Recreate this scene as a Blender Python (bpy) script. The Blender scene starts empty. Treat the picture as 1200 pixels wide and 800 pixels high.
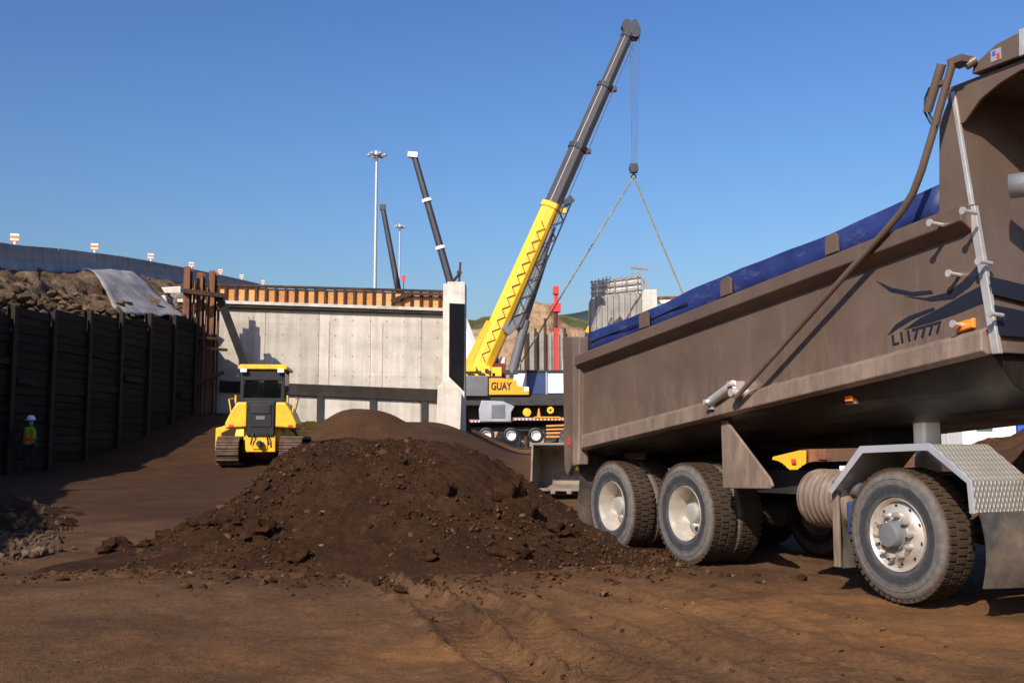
import bpy, math, random
import numpy as np
from mathutils import Vector, Matrix, noise as N
PI = math.pi
random.seed(7)
scene = bpy.context.scene
COL = scene.collection
# ------------------------------------------------------------------ camera constants
F_PX, PITCH, CAM_H = 1200.0, 0.102, 1.22
_c, _s = math.cos(PITCH), math.sin(PITCH)
def ray(px, py):
    X = (px - 600) / F_PX; U = (400 - py) / F_PX
    return Vector((X, _c - U * _s, _s + U * _c))
def at(px, py, y):
    r = ray(px, py); return Vector((0, 0, CAM_H)) + r * (y / r.y)
def sst(a, b, x):
    t = min(1, max(0, (x - a) / (b - a))); return t * t * (3 - 2 * t)
def lerp(a, b, t): return a + (b - a) * t
def interp(pts, x): return float(np.interp(x, [p[0] for p in pts], [p[1] for p in pts]))
def gz(x, y):
    z = 1.2 * (1 - math.exp(-max(0, y - 15) * .022)) if y > 15 else 0
    z += 1.75 * sst(33, 49, y) * sst(1.0, -4, x) * (1 + .25 * sst(-10, -14, x))
    return z
# ------------------------------------------------------------------ helpers
def tag(o, label=None, cat=None, group=None, kind=None):
    if label: o['label'] = label
    if cat: o['category'] = cat
    if group: o['group'] = group
    if kind: o['kind'] = kind
    return o
def empty(name, loc=(0, 0, 0), rz=0, parent=None):
    o = bpy.data.objects.new(name, None); COL.objects.link(o)
    o.location = loc; o.rotation_euler = (0, 0, rz); o.empty_display_size = .3
    if parent: o.parent = parent
    return o
class MB:
    def __init__(s): s.v = []; s.f = []; s.m = []
    def add(s, verts, faces, mi=0):
        b = len(s.v); s.v += [tuple(p) for p in verts]
        s.f += [tuple(i + b for i in f) for f in faces]; s.m += [mi] * len(faces); return s
    def box(s, c, d, rot=None, mi=0):
        c = Vector(c); h = Vector(d) / 2
        vs = [Vector((sx * h.x, sy * h.y, sz * h.z)) for sx in (-1, 1) for sy in (-1, 1) for sz in (-1, 1)]
        if rot is not None: vs = [rot @ v for v in vs]
        return s.add([v + c for v in vs], [(0, 1, 3, 2), (4, 6, 7, 5), (0, 4, 5, 1), (2, 3, 7, 6), (0, 2, 6, 4), (1, 5, 7, 3)], mi)
    def bar(s, a, b, w, h, up=(0, 0, 1), mi=0):
        a, b = Vector(a), Vector(b); x = (b - a); L = x.length; x.normalize()
        y = Vector(up).cross(x)
        if y.length < 1e-4: y = Vector((0, 1, 0)).cross(x)
        y.normalize(); z = x.cross(y)
        return s.box((a + b) / 2, (L, w, h), Matrix((x, y, z)).transposed(), mi)
    def prism(s, poly, y0, y1, mi=0):
        "poly of (x,z) extruded along y"
        n = len(poly)
        vs = [(p[0], y0, p[1]) for p in poly] + [(p[0], y1, p[1]) for p in poly]
        fs = [tuple(range(n)), tuple(range(2 * n - 1, n - 1, -1))] + [((i + 1) % n, i, i + n, (i + 1) % n + n) for i in range(n)]
        return s.add(vs, fs, mi)
    def loft(s, rings, closed=True, caps=True, mi=0):
        n = len(rings[0]); vs = [p for r in rings for p in r]; fs = []
        for k in range(len(rings) - 1):
            for i in range(n if closed else n - 1):
                j = (i + 1) % n
                fs.append((k * n + i, k * n + j, (k + 1) * n + j, (k + 1) * n + i))
        if caps and closed:
            fs.append(tuple(range(n - 1, -1, -1))); fs.append(tuple(range((len(rings) - 1) * n, len(rings) * n)))
        return s.add(vs, fs, mi)
    def tube(s, pts, r, n=10, mi=0, caps=True):
        pts = [Vector(p) for p in pts]; rr = r if isinstance(r, (list, tuple)) else [r] * len(pts)
        rings = []; ref = None
        for i, p in enumerate(pts):
            d = (pts[min(i + 1, len(pts) - 1)] - pts[max(i - 1, 0)]).normalized()
            if ref is None:
                ref = d.cross(Vector((0, 0, 1)))
                if ref.length < 1e-3: ref = d.cross(Vector((1, 0, 0)))
            a = (ref - d * ref.dot(d)).normalized(); b = d.cross(a); ref = a
            rings.append([p + (a * math.cos(t) + b * math.sin(t)) * rr[i] for t in [2 * PI * k / n for k in range(n)]])
        return s.loft(rings, True, caps, mi)
    def lathe(s, prof, n=32, axis='y', c=(0, 0, 0), mi=0, caps=False):
        "prof of (r, h); revolve round axis"
        rings = []
        for r, h in prof:
            ring = []
            for k in range(n):
                t = 2 * PI * k / n; a, b = r * math.cos(t), r * math.sin(t)
                p = {'y': (a, h, b), 'z': (a, b, h), 'x': (h, a, b)}[axis]
                ring.append((p[0] + c[0], p[1] + c[1], p[2] + c[2]))
            rings.append(ring)
        return s.loft(rings, True, caps, mi)
    def blob(s, c, r, sub=1, rough=.3, mi=0, sq=(1, 1, 1)):
        V, Fc = ICO[sub]; off = Vector((random.random() * 50, random.random() * 50, 0))
        vs = []
        for v in V:
            k = 1 + rough * (N.noise(v * 1.3 + off) * 1.6 + (N.noise(v * 3.6 + off) * .8 + N.noise(v * 8 + off) * .35 if sub > 1 else 0))
            vs.append((c[0] + v.x * r * k * sq[0], c[1] + v.y * r * k * sq[1], c[2] + v.z * r * k * sq[2]))
        return s.add(vs, Fc, mi)
    def shift(s, o):
        s.v = [(a - o[0], b - o[1], c - o[2]) for a, b, c in s.v]; return s
    def build(s, name, mats, parent=None, bevel=0, smooth=None, loc=None, seg=2):
        me = bpy.data.meshes.new(name); me.from_pydata(s.v, [], s.f); me.validate()
        mats = mats if isinstance(mats, (list, tuple)) else [mats]
        for m in mats: me.materials.append(m)
        if len(mats) > 1 and len(me.polygons) == len(s.m): me.polygons.foreach_set('material_index', s.m)
        bm_fix(me)
        if smooth is not None:
            me.polygons.foreach_set('use_smooth', [True] * len(me.polygons))
            if smooth < 180: me.set_sharp_from_angle(angle=math.radians(smooth))
        o = bpy.data.objects.new(name, me); COL.objects.link(o)
        if parent: o.parent = parent
        if loc is not None: o.location = loc
        if bevel:
            b = o.modifiers.new('bevel', 'BEVEL'); b.width = bevel; b.segments = seg; b.limit_method = 'ANGLE'; b.angle_limit = math.radians(40)
        return o
def islands(s):
    par = list(range(len(s.v)))
    def fd(a):
        while par[a] != a: par[a] = par[par[a]]; a = par[a]
        return a
    for f in s.f:
        for i in f[1:]: par[fd(i)] = fd(f[0])
    out = {}
    for f, mi in zip(s.f, s.m): out.setdefault(fd(f[0]), []).append((f, mi))
    res = []
    for fs in out.values():
        m = MB(); mp = {}
        for f, mi in fs:
            for i in f:
                if i not in mp: mp[i] = len(m.v); m.v.append(s.v[i])
            m.f.append(tuple(mp[i] for i in f)); m.m.append(mi)
        res.append(m)
    return res
def build_each(s, name, mats, parent=None, **kw): return [m.build(name, mats, parent, **kw) for m in islands(s)]
import bmesh
def bm_fix(me):
    if len(me.polygons) > 60000: return
    bm = bmesh.new(); bm.from_mesh(me); bmesh.ops.recalc_face_normals(bm, faces=bm.faces); bm.to_mesh(me); bm.free()
ICO = {}
for k in (1, 2, 3):
    bm = bmesh.new(); bmesh.ops.create_icosphere(bm, subdivisions=k, radius=1)
    ICO[k] = ([v.co.copy() for v in bm.verts], [tuple(v.index for v in f.verts) for f in bm.faces]); bm.free()
def copy_tree(o, parent=None):
    c = o.copy(); COL.objects.link(c); c.parent = parent
    for ch in list(o.children): copy_tree(ch, c)
    return c
def text_mesh(name, txt, size, mat, parent, loc, rot, bold=0.0, sx=1.0, depth=.0015, shear=0):
    cu = bpy.data.curves.new(name, 'FONT'); cu.body = txt; cu.size = size; cu.offset = bold; cu.extrude = depth; cu.align_x = 'LEFT'; cu.shear = shear
    t = bpy.data.objects.new(name, cu); COL.objects.link(t)
    bpy.context.view_layer.update()
    me = bpy.data.meshes.new_from_object(t.evaluated_get(bpy.context.evaluated_depsgraph_get()))
    bpy.data.objects.remove(t); me.materials.clear(); me.materials.append(mat)
    o = bpy.data.objects.new(name, me); COL.objects.link(o)
    o.location = loc; o.rotation_euler = rot; o.scale = (sx, 1, 1)
    if parent: o.parent = parent
    return o
# ------------------------------------------------------------------ materials
class NT:
    def __init__(s, name):
        s.m = bpy.data.materials.new(name); s.m.use_nodes = True; s.t = s.m.node_tree; s.b = s.t.nodes['Principled BSDF']
        s.co = s.t.nodes.new('ShaderNodeTexCoord').outputs['Object']
    def n(s, t): return s.t.nodes.new(t)
    def l(s, a, b): s.t.links.new(a, b)
    def noise(s, scale, detail=4, rough=.6, stretch=None, dist=0):
        x = s.n('ShaderNodeTexNoise'); x.inputs['Scale'].default_value = scale; x.inputs['Detail'].default_value = detail
        x.inputs['Roughness'].default_value = rough; x.inputs['Distortion'].default_value = dist
        if stretch:
            mp = s.n('ShaderNodeMapping'); mp.inputs['Scale'].default_value = stretch; s.l(s.co, mp.inputs['Vector']); s.l(mp.outputs[0], x.inputs['Vector'])
        else: s.l(s.co, x.inputs['Vector'])
        return x.outputs['Fac']
    def ramp(s, fac, stops):
        r = s.n('ShaderNodeValToRGB'); e = r.color_ramp.elements
        while len(e) < len(stops): e.new(.5)
        for el, (p, c) in zip(e, stops): el.position = p; el.color = (c if isinstance(c, (tuple, list)) else (c, c, c)) + ((1,) if not isinstance(c, (tuple, list)) or len(c) == 3 else ()) if isinstance(c, tuple) else (c, c, c, 1)
        s.l(fac, r.inputs[0]); return r.outputs[0]
    def mix(s, fac, a, b, mode='MIX'):
        x = s.n('ShaderNodeMix'); x.data_type = 'RGBA'; x.blend_type = mode
        for v, i in ((fac, 0), (a, 6), (b, 7)):
            if hasattr(v, 'links'): s.l(v, x.inputs[i])
            else: x.inputs[i].default_value = v if i == 0 else tuple(v) + (1,)
        return x.outputs[2]
    def bump(s, h, strength=.3, dist=.02):
        b = s.n('ShaderNodeBump'); b.inputs['Strength'].default_value = strength; b.inputs['Distance'].default_value = dist
        s.l(h, b.inputs['Height']); s.l(b.outputs[0], s.b.inputs['Normal'])
    def set(s, col=None, rough=.6, metal=0, spec=.3):
        if col is not None:
            if hasattr(col, 'links'): s.l(col, s.b.inputs['Base Color'])
            else: s.b.inputs['Base Color'].default_value = tuple(col) + (1,)
        s.b.inputs['Roughness'].default_value = rough; s.b.inputs['Metallic'].default_value = metal
        s.b.inputs['Specular IOR Level'].default_value = spec
        return s.m
M = {}
def simple(name, col, rough=.5, metal=0, spec=.35, var=.25, scale=3, dirt=None, dirt_amt=.5, dirt_scale=2, bump=0):
    t = NT(name); d = tuple(c * (1 - var) for c in col); u = tuple(min(1, c * (1 + var)) for c in col)
    c = t.mix(t.ramp(t.noise(scale), [(.3, 0), (.7, 1)]), d, u)
    if dirt:
        f = t.ramp(t.noise(dirt_scale, 6, .65), [(.5 - .1, 0), (.72, dirt_amt)])
        c = t.mix(f, c, dirt)
    if bump: t.bump(t.noise(40, 5), bump, .01)
    M[name] = t.set(c, rough, metal, spec); return M[name]
DUST = (.20, .135, .085)
simple('yellow', (.80, .42, .012), .42, 0, .4, .06, 2, (.35, .2, .06), .55, 3)
simple('crane_yellow', (.82, .46, .02), .4, 0, .4, .08, .6, (.45, .26, .05), .4, .7)
simple('deep_yellow', (.75, .30, .01), .45, 0, .4, .08, .8)
simple('black', (.012, .012, .014), .5, 0, .3, .2)
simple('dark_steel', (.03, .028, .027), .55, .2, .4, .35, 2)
simple('boom_grey', (.075, .07, .072), .35, .3, .4, .12, .8)
simple('boom_dark', (.035, .035, .045), .5, .1, .4, .2, .8)
simple('crane_grey', (.11, .11, .115), .55, 0, .4, .2, 1)
simple('box_grey', (.30, .30, .33), .5, .2, .4, .15, 1)
simple('white', (.74, .74, .72), .5, 0, .4, .05, 1, (.5, .44, .36), .4, 1.5)
simple('navy', (.022, .04, .12), .5, 0, .4, .15, .7)
simple('maroon', (.12, .012, .015), .5, 0, .4, .15)
simple('red', (.55, .03, .025), .5, 0, .4, .1)
simple('orange', (.85, .20, .02), .5, 0, .4, .08)
simple('galv', (.42, .43, .45), .5, .4, .5, .1)
simple('steel_shine', (.70, .66, .60), .34, .75, .5, .1, 4, (.42, .33, .25), .6, 5)
simple('hub_steel', (.60, .56, .50), .38, .55, .5, .1, 6, (.40, .30, .22), .8, 7)
simple('alu', (.62, .60, .57), .38, .55, .5, .12, 5, (.42, .34, .27), .7, 4)
simple('chain', (.30, .22, .06), .7, .2, .3, .3, 2)
simple('cable', (.10, .10, .11), .6, .3)
simple('blue', (.03, .10, .42), .5, 0, .4, .1)
simple('membrane', (.006, .006, .007), .85, 0, .08, .3, 1.2); simple('band_steel', (.030, .023, .018), .8, 0, .15, .35, 1.5)
simple('bush_green', (.05, .09, .02), .9, 0, .1, .5, .12)
simple('mountain', (.034, .052, .055), 1, 0, .05, .3, .004)
simple('vest_orange', (.55, .07, .012), .8, 0, .1, .1)
simple('vest_green', (.13, .38, .03), .8, 0, .1, .1)
simple('cloth_dark', (.02, .022, .03), .9, 0, .1, .2)
simple('skin', (.42, .24, .16), .6, 0, .3, .05)
simple('hat', (.62, .70, .85), .35, 0, .5, .03)
simple('hair', (.02, .014, .01), .8)
simple('reflector', (.9, .22, .02), .25, 0, .6, .05)
simple('exhaust', (.45, .43, .41), .4, .7, .5, .2, 6)
simple('rubber_flap', (.035, .032, .03), .7, 0, .3, .3, 4, (.17, .12, .085), .75, 3)
simple('rock', (.20, .155, .12), .95, 0, .15, .35, 9, bump=.5)
simple('bucket_steel', (.30, .25, .21), .6, .3, .35, .3, 3, (.2, .11, .06), .8, 3)
g = NT('glass'); M['glass'] = g.m; g.b.inputs['Base Color'].default_value = (.006, .007, .008, 1); g.set(None, .06, 0, .5); tr_n = g.n('ShaderNodeBsdfTransparent'); tr_n.inputs[0].default_value = (.62, .68, .66, 1); mx_n = g.n('ShaderNodeMixShader'); mx_n.inputs[0].default_value = .55; g.l(g.b.outputs[0], mx_n.inputs[1]); g.l(tr_n.outputs[0], mx_n.inputs[2]); g.l(mx_n.outputs[0], g.t.nodes['Material Output'].inputs[0])
def soil(name, stops, scale, bscale, bstr, bdist, extra=None):
    t = NT(name)
    f = t.noise(scale, 9, .68, dist=.3)
    c = t.ramp(f, stops)
    sp = t.ramp(t.noise(bscale * 1.4, 4, .7), [(.30, .45), (.5, 1.0), (.72, 1.35)])
    c = t.mix(.8, c, sp, 'MULTIPLY')
    if extra:
        at_ = t.n('ShaderNodeAttribute'); at_.attribute_name = 'dry'
        nn = t.ramp(t.noise(1.1, 7, .7), [(.35, 0), (.68, 1)])
        ml = t.n('ShaderNodeMath'); ml.operation = 'MULTIPLY'; t.l(at_.outputs['Fac'], ml.inputs[0]); t.l(nn, ml.inputs[1])
        c = t.mix(ml.outputs[0], c, extra)
        fr_ = t.n('ShaderNodeAttribute'); fr_.attribute_name = 'fresh'; c = t.mix(fr_.outputs['Fac'], c, t.ramp(f, [(.3, (.036, .016, .0075)), (.7, (.066, .031, .0145))]))
    h = t.n('ShaderNodeMath'); h.operation = 'ADD'; t.l(t.noise(bscale, 8, .7), h.inputs[0]); t.l(t.noise(bscale * 4.5, 4, .6), h.inputs[1])
    t.bump(h.outputs[0], bstr, bdist)
    M[name] = t.set(c, .95, 0, .12); return M[name]
soil('ground_soil', [(.30, (.054, .027, .0135)), (.5, (.098, .050, .0235)), (.70, (.145, .077, .037))], .75, 20, .7, .025, (.225, .100, .034))
soil('pile_soil', [(.28, (.026, .0105, .0045)), (.52, (.050, .0215, .009)), (.75, (.084, .039, .017))], 2.2, 20, .9, .045)
soil('smooth_soil', [(.3, (.046, .021, .010)), (.7, (.070, .034, .016))], 1.2, 9, .4, .03)
soil('bank_soil', [(.30, (.030, .018, .012)), (.43, (.13, .082, .048)), (.58, (.24, .16, .095)), (.75, (.34, .25, .165))], .9, 4.0, 1.0, .2)
soil('hill_soil', [(.30, (.15, .085, .048)), (.48, (.33, .215, .125)), (.68, (.50, .36, .23))], .11, .6, .8, .5)
soil('gravel', [(.34, (.045, .027, .016)), (.52, (.095, .060, .036)), (.72, (.22, .155, .10))], 3, 30, .6, .02)
def concrete(name, col, panel=True):
    t = NT(name)
    c = t.ramp(t.noise(.7, 8, .65), [(.3, tuple(x * .74 for x in col)), (.55, col), (.78, tuple(min(1, x * 1.15) for x in col))])
    st = t.ramp(t.noise(1.0, 8, .75, (2.6, 2.6, .10)), [(.36, .55), (.58, 1.0)])
    li = t.ramp(t.noise(1.0, 3, .5, (.05, .05, 1.6)), [(.40, .80), (.50, 1.0)]); c = t.mix(.45, c, li, 'MULTIPLY')
    c = t.mix(.55, c, st, 'MULTIPLY')
    sp = t.ramp(t.noise(7, 5, .7), [(.30, .72), (.42, 1.0)])
    c = t.mix(.7, c, sp, 'MULTIPLY')
    t.bump(t.noise(22, 6), .25, .01)
    M[name] = t.set(c, .85, 0, .2); return M[name]
concrete('concrete', (.565, .50, .425)); concrete('concrete_light', (.57, .53, .465)); concrete('concrete_grey', (.30, .275, .25)); concrete('barrier_concrete', (.36, .35, .34))
def rust(name, a, b, c_):
    t = NT(name); M[name] = t.set(t.ramp(t.noise(1.2, 8, .7, (1.5, 1.5, .35)), [(.3, a), (.5, b), (.72, c_)]), .8, .15, .3); t.bump(t.noise(30, 5), .3, .01)
rust('rust', (.04, .022, .017), (.13, .055, .028), (.26, .105, .045)); rust('rust_dark', (.025, .014, .010), (.055, .029, .018), (.10, .05, .03)); rust('post_dark', (.010, .007, .005), (.02, .012, .008), (.035, .02, .012))
def wood(name, a, b):
    t = NT(name)
    oi = t.n('ShaderNodeNewGeometry').outputs['Random Per Island']
    c = t.mix(oi, a, b); g_ = t.ramp(t.noise(2.5, 7, .7, (.6, .6, 7)), [(.3, .6), (.6, 1.1)])
    c = t.mix(.8, c, g_, 'MULTIPLY'); M[name] = t.set(c, .85, 0, .2)
wood('lagging', (.010, .0065, .0045), (.026, .017, .011)); wood('form_wood', (.46, .19, .06), (.68, .34, .13))  # lagging boards darkened in colour to deepen the shade on the left wall
t = NT('crumb_soil'); c = t.ramp(t.n('ShaderNodeNewGeometry').outputs['Random Per Island'], [(0, (.018, .0075, .003)), (.5, (.050, .022, .0095)), (.95, (.078, .038, .017)), (1, (.15, .095, .055))]); t.bump(t.noise(40, 5), .8, .01); M['crumb_soil'] = t.set(c, .95, 0, .1)
# truck paint: brownish grey, dusty, with vertical run marks and splashes near the lower edge
def paint(name, col, dust, amt):
    t = NT(name)
    c = t.mix(t.ramp(t.noise(1.3, 5), [(.3, 0), (.7, 1)]), tuple(x * .86 for x in col), tuple(x * 1.1 for x in col))
    c = t.mix(t.ramp(t.noise(1.8, 8, .72), [(.46, 0), (.74, amt)]), c, dust)
    c = t.mix(t.ramp(t.noise(3.0, 6, .7, (3.5, 3.5, .25)), [(.60, 0), (.80, .5)]), c, tuple(min(1, x * 1.5) for x in dust))
    c = t.mix(t.ramp(t.noise(38, 3, .6), [(.70, 0), (.80, .35)]), c, tuple(x * .45 for x in col))
    sp_ = t.n('ShaderNodeSeparateXYZ'); t.l(t.co, sp_.inputs[0])
    h1_ = t.n('ShaderNodeMath'); h1_.operation = 'MULTIPLY_ADD'; t.l(sp_.outputs[0], h1_.inputs[0]); h1_.inputs[1].default_value = -.119; t.l(sp_.outputs[2], h1_.inputs[2])
    h2_ = t.n('ShaderNodeMapRange'); t.l(h1_.outputs[0], h2_.inputs[0]); h2_.inputs[1].default_value = 2.05; h2_.inputs[2].default_value = 1.35
    h3_ = t.n('ShaderNodeMath'); h3_.operation = 'MULTIPLY'; t.l(h2_.outputs[0], h3_.inputs[0]); t.l(t.ramp(t.noise(2.6, 8, .75, (2.4, 2.4, .6)), [(.44, 0), (.62, .8)]), h3_.inputs[1])
    c = t.mix(h3_.outputs[0], c, tuple(min(1, x * 1.25) for x in dust))
    r = t.ramp(t.noise(2.2, 6), [(.3, .30), (.7, .50)]); m = t.set(c, .45, .25, .45); t.l(r, t.b.inputs['Roughness']); t.bump(t.noise(1.3, 3), .14, .05)
    M[name] = m
paint('truck_paint', (.132, .088, .065), (.185, .130, .098), .55); paint('dusty_paint', (.185, .133, .102), (.275, .20, .15), .65); paint('belly_shade', (.016, .012, .010), (.030, .022, .017), .4)  # last one: truck paint darkened to carry the shade under the bed
# tarp
t = NT('tarp_blue'); c = t.mix(t.ramp(t.noise(1.2, 6, .6), [(.3, 0), (.7, 1)]), (.010, .016, .075), (.024, .038, .15))
c = t.mix(t.ramp(t.noise(3.2, 7, .7, (1, 1, 3)), [(.55, 0), (.78, .45)]), c, (.20, .17, .19)); t.bump(t.noise(2.5, 4), .35, .06); M['tarp_blue'] = t.set(c, .5, 0, .35)
# tyre: muddy tread, dark inner ring, dusty outer sidewall (dirt zones follow the radius)
t = NT('tyre')
sx = t.n('ShaderNodeSeparateXYZ'); t.l(t.co, sx.inputs[0]); cb = t.n('ShaderNodeCombineXYZ'); t.l(sx.outputs[0], cb.inputs[0]); t.l(sx.outputs[2], cb.inputs[2])
ln = t.n('ShaderNodeVectorMath'); ln.operation = 'LENGTH'; t.l(cb.outputs[0], ln.inputs[0])
wob = t.n('ShaderNodeMath'); wob.operation = 'MULTIPLY_ADD'; t.l(t.noise(6, 6, .7), wob.inputs[0]); wob.inputs[1].default_value = .05; t.l(ln.outputs['Value'], wob.inputs[2])
side = t.ramp(wob.outputs[0], [(.325, (.075, .07, .07)), (.36, (.034, .034, .038)), (.405, (.036, .036, .038)), (.425, (.10, .093, .09)), (.495, (.125, .108, .096)), (.53, (.062, .040, .026)), (.56, (.036, .022, .014))])
M['tyre'] = t.set(t.mix(.7, side, t.ramp(t.noise(14, 7, .7), [(.3, .5), (.65, 1.25)]), 'MULTIPLY'), .9, 0, .2); t.bump(t.noise(25, 6), .4, .01)
# diamond plate
t = NT('diamond_plate')
def wave(rotz):
    mp = t.n('ShaderNodeMapping'); mp.inputs['Rotation'].default_value = (0, .6, rotz); t.l(t.co, mp.inputs[0])
    w = t.n('ShaderNodeTexWave'); w.inputs['Scale'].default_value = 11; t.l(mp.outputs[0], w.inputs['Vector']); return w.outputs['Fac']
mm = t.n('ShaderNodeMath'); mm.operation = 'MULTIPLY'; t.l(wave(.785), mm.inputs[0]); t.l(wave(-.785), mm.inputs[1])
c = t.mix(t.ramp(mm.outputs[0], [(.25, 0), (.6, 1)]), (.38, .34, .29), (.66, .62, .57)); c = t.mix(t.ramp(t.noise(4, 6), [(.45, 0), (.75, .6)]), c, (.34, .27, .2))
t.bump(mm.outputs[0], .8, .008); M['diamond_plate'] = t.set(c, .42, .5, .5)
# ------------------------------------------------------------------ world, sun, camera
w = bpy.data.worlds.new('World'); scene.world = w; w.use_nodes = True
SUN_AZ, SUN_EL = math.radians(25), math.radians(35)      # the light travels 25 deg right of the view axis
d = Vector((math.sin(SUN_AZ) * math.cos(SUN_EL), math.cos(SUN_AZ) * math.cos(SUN_EL), -math.sin(SUN_EL)))
sky = w.node_tree.nodes.new('ShaderNodeTexSky'); sky.sky_type = 'NISHITA'; sky.sun_disc = False
sky.sun_elevation = SUN_EL; sky.sun_rotation = math.atan2(-d.x, -d.y); sky.altitude = 300; sky.air_density = 1.8; sky.dust_density = 2.5; sky.ozone_density = 7.0
bg = w.node_tree.nodes['Background']; bg.inputs[1].default_value = .0505
gm = w.node_tree.nodes.new('ShaderNodeGamma'); gm.inputs[1].default_value = 1.45; w.node_tree.links.new(sky.outputs[0], gm.inputs[0]); tn = w.node_tree.nodes.new('ShaderNodeMix'); tn.data_type = 'RGBA'; tn.blend_type = 'MULTIPLY'; tn.inputs[0].default_value = 1; tn.inputs[7].default_value = (.90, .86, 1.0, 1); w.node_tree.links.new(gm.outputs[0], tn.inputs[6]); w.node_tree.links.new(tn.outputs[2], bg.inputs[0])
sl = bpy.data.lights.new('sun', 'SUN'); sl.energy = 4.9; sl.angle = math.radians(.5); sl.color = (1, .925, .81)
so = bpy.data.objects.new('sun', sl); COL.objects.link(so); so.rotation_euler = d.to_track_quat('-Z', 'Y').to_euler()
cam = bpy.data.cameras.new('camera'); cam.lens = 36; cam.sensor_width = 36; cam.clip_end = 20000; cam.clip_start = .1
co = bpy.data.objects.new('camera', cam); COL.objects.link(co); co.location = (0, 0, CAM_H); co.rotation_euler = (PI / 2 + PITCH, 0, 0); scene.camera = co
scene.view_settings.view_transform = 'Standard'; scene.view_settings.look = 'None'; scene.view_settings.exposure = .45; scene.view_settings.gamma = 1
scene.cycles.max_bounces = 6

def fbm(x, y, sc, o=4, z=0): return N.fractal(Vector((x * sc, y * sc, z)), .9, 2.0, o)
# ------------------------------------------------------------------ ground sheet
RUTS = [((.28, 5.3), (-1.55, 10.3), .16, 1), ((.72, 5.3), (-1.03, 10.0), .15, 1), ((1.76, 5.3), (.12, 8.9), .16, .5), ((2.35, 5.3), (.45, 9.4), .15, .55), ((3.1, 5.3), (.95, 10.0), .16, .4), ((1.3, 5.3), (-.2, 8.8), .15, .5)]
def rut(x, y):
    z = 0
    for (x0, y0), (x1, y1), w_, wt in RUTS:
        tt = (y - y0) / (y1 - y0)
        if tt > 1.25: continue
        xc = lerp(x0, x1, tt) + .12 * math.sin(y * .9); dx = (x - xc) / w_
        if abs(dx) < 3.5:
            k = sst(1.25, .85, tt) * wt
            z += k * (-.044 * math.exp(-dx ** 4) + .024 * math.exp(-(abs(dx) - 1.35) ** 2 / .10) * max(0, 1 + 1.5 * (N.noise(Vector((x * 10, y * 10, 3))) + .7 * N.noise(Vector((x * 24, y * 24, 3))))))
            z += k * .010 * math.exp(-dx ** 4) * math.sin(y * 52 + abs(dx) * 2.6) * (.5 + wt)
    return z
def axis(lo, hi, step, far0, far1, g_):
    a = list(np.arange(lo, hi, step)); p, s_ = a[-1], step
    while p < far1: s_ *= g_; p += s_; a.append(p)
    p, s_ = a[0], step
    while p > far0: s_ *= g_; p -= s_; a.insert(0, p)
    return a
xs = axis(-2.2, 3.6, .03, -4500, 4500, 1.05); ys = axis(4.6, 10.6, .03, -300, 6000, 1.028)
V = []; dry = []; fresh = []
for y in ys:
    for x in xs:
        z = gz(x, y); near = sst(60, 20, abs(y)) * sst(60, 25, abs(x))
        if near > 0:
            z += near * (.05 * fbm(x, y, .5, 3) + .02 * fbm(x, y, 2.2, 3, 5))
            if -8.5 < x < 8.5 and 4 < y < 18:
                b = N.noise(Vector((x * 6.5, y * 6.5, 1))); z += .007 * b + .012 * max(0, N.noise(Vector((x * 15, y * 15, 9))) - .1) * 2
                z += rut(x, y)
        V.append((x, y, z))
        q = max(math.exp(-((x - 2.9) / 3.0) ** 2 - ((y - 7.6) / 1.5) ** 2) * 1.15, .95 * math.exp(-((x + .55) / 1.1) ** 2 - ((y - 6.3) / .7) ** 2), .9 * sst(15, 20, y) * sst(-2, 0, x), .55 * math.exp(-((x - 1.0) / 1.2) ** 2 - ((y - 9.6) / .6) ** 2), .7 * math.exp(-((x + 9.5) / 2.5) ** 2 - ((y - 23) / 3) ** 2))
        fresh.append(.92 * max(sst(14.5, 18, y + .5 * fbm(x, y, .4, 3, 7)) * sst(2.5, -.5, x) * sst(75, 55, y), .55 * math.exp(-((x + 1.2) / 3.4) ** 4 - ((y - 9.9) / .75) ** 2)) if y > 5 else 0)
        dry.append(min(1, q) * (.7 if abs(x - lerp(.75, -.9, (y - 5.3) / 5)) < .75 and y < 10.3 else 1))
nx = len(xs)
Fc = [(j * nx + i, j * nx + i + 1, (j + 1) * nx + i + 1, (j + 1) * nx + i) for j in range(len(ys) - 1) for i in range(nx - 1)]
g = MB(); g.v = V; g.f = Fc; g.m = [0] * len(Fc); go = g.build('ground', M['ground_soil'], smooth=180)
a_ = go.data.attributes.new('dry', 'FLOAT', 'POINT'); a_.data.foreach_set('value', dry)
a_ = go.data.attributes.new('fresh', 'FLOAT', 'POINT'); a_.data.foreach_set('value', fresh)
tag(go, 'brown compacted earth floor of the construction pit with tyre ruts', kind='structure')

# ------------------------------------------------------------------ dirt piles
def heap(name, mat, xr, yr, step, fn, label, cat='dirt pile', group=None):
    X = np.arange(xr[0], xr[1] + step, step); Y = np.arange(yr[0], yr[1] + step, step); m = MB(); idx = {}
    H = [[fn(x, y) for x in X] for y in Y]
    c0 = Vector(((xr[0] + xr[1]) / 2, (yr[0] + yr[1]) / 2, 0)); c0.z = gz(c0.x, c0.y)
    for j, y in enumerate(Y):
        for i, x in enumerate(X):
            m.v.append((x - c0.x, y - c0.y, gz(x, y) + H[j][i] - c0.z))
    n_ = len(X)
    for j in range(len(Y) - 1):
        for i in range(n_ - 1):
            if max(H[j][i], H[j][i + 1], H[j + 1][i], H[j + 1][i + 1]) > -.06:
                m.f.append((j * n_ + i, j * n_ + i + 1, (j + 1) * n_ + i + 1, (j + 1) * n_ + i))
    m.m = [0] * len(m.f)
    return tag(m.build(name, mat, smooth=180, loc=c0), label, cat, group)
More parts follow.
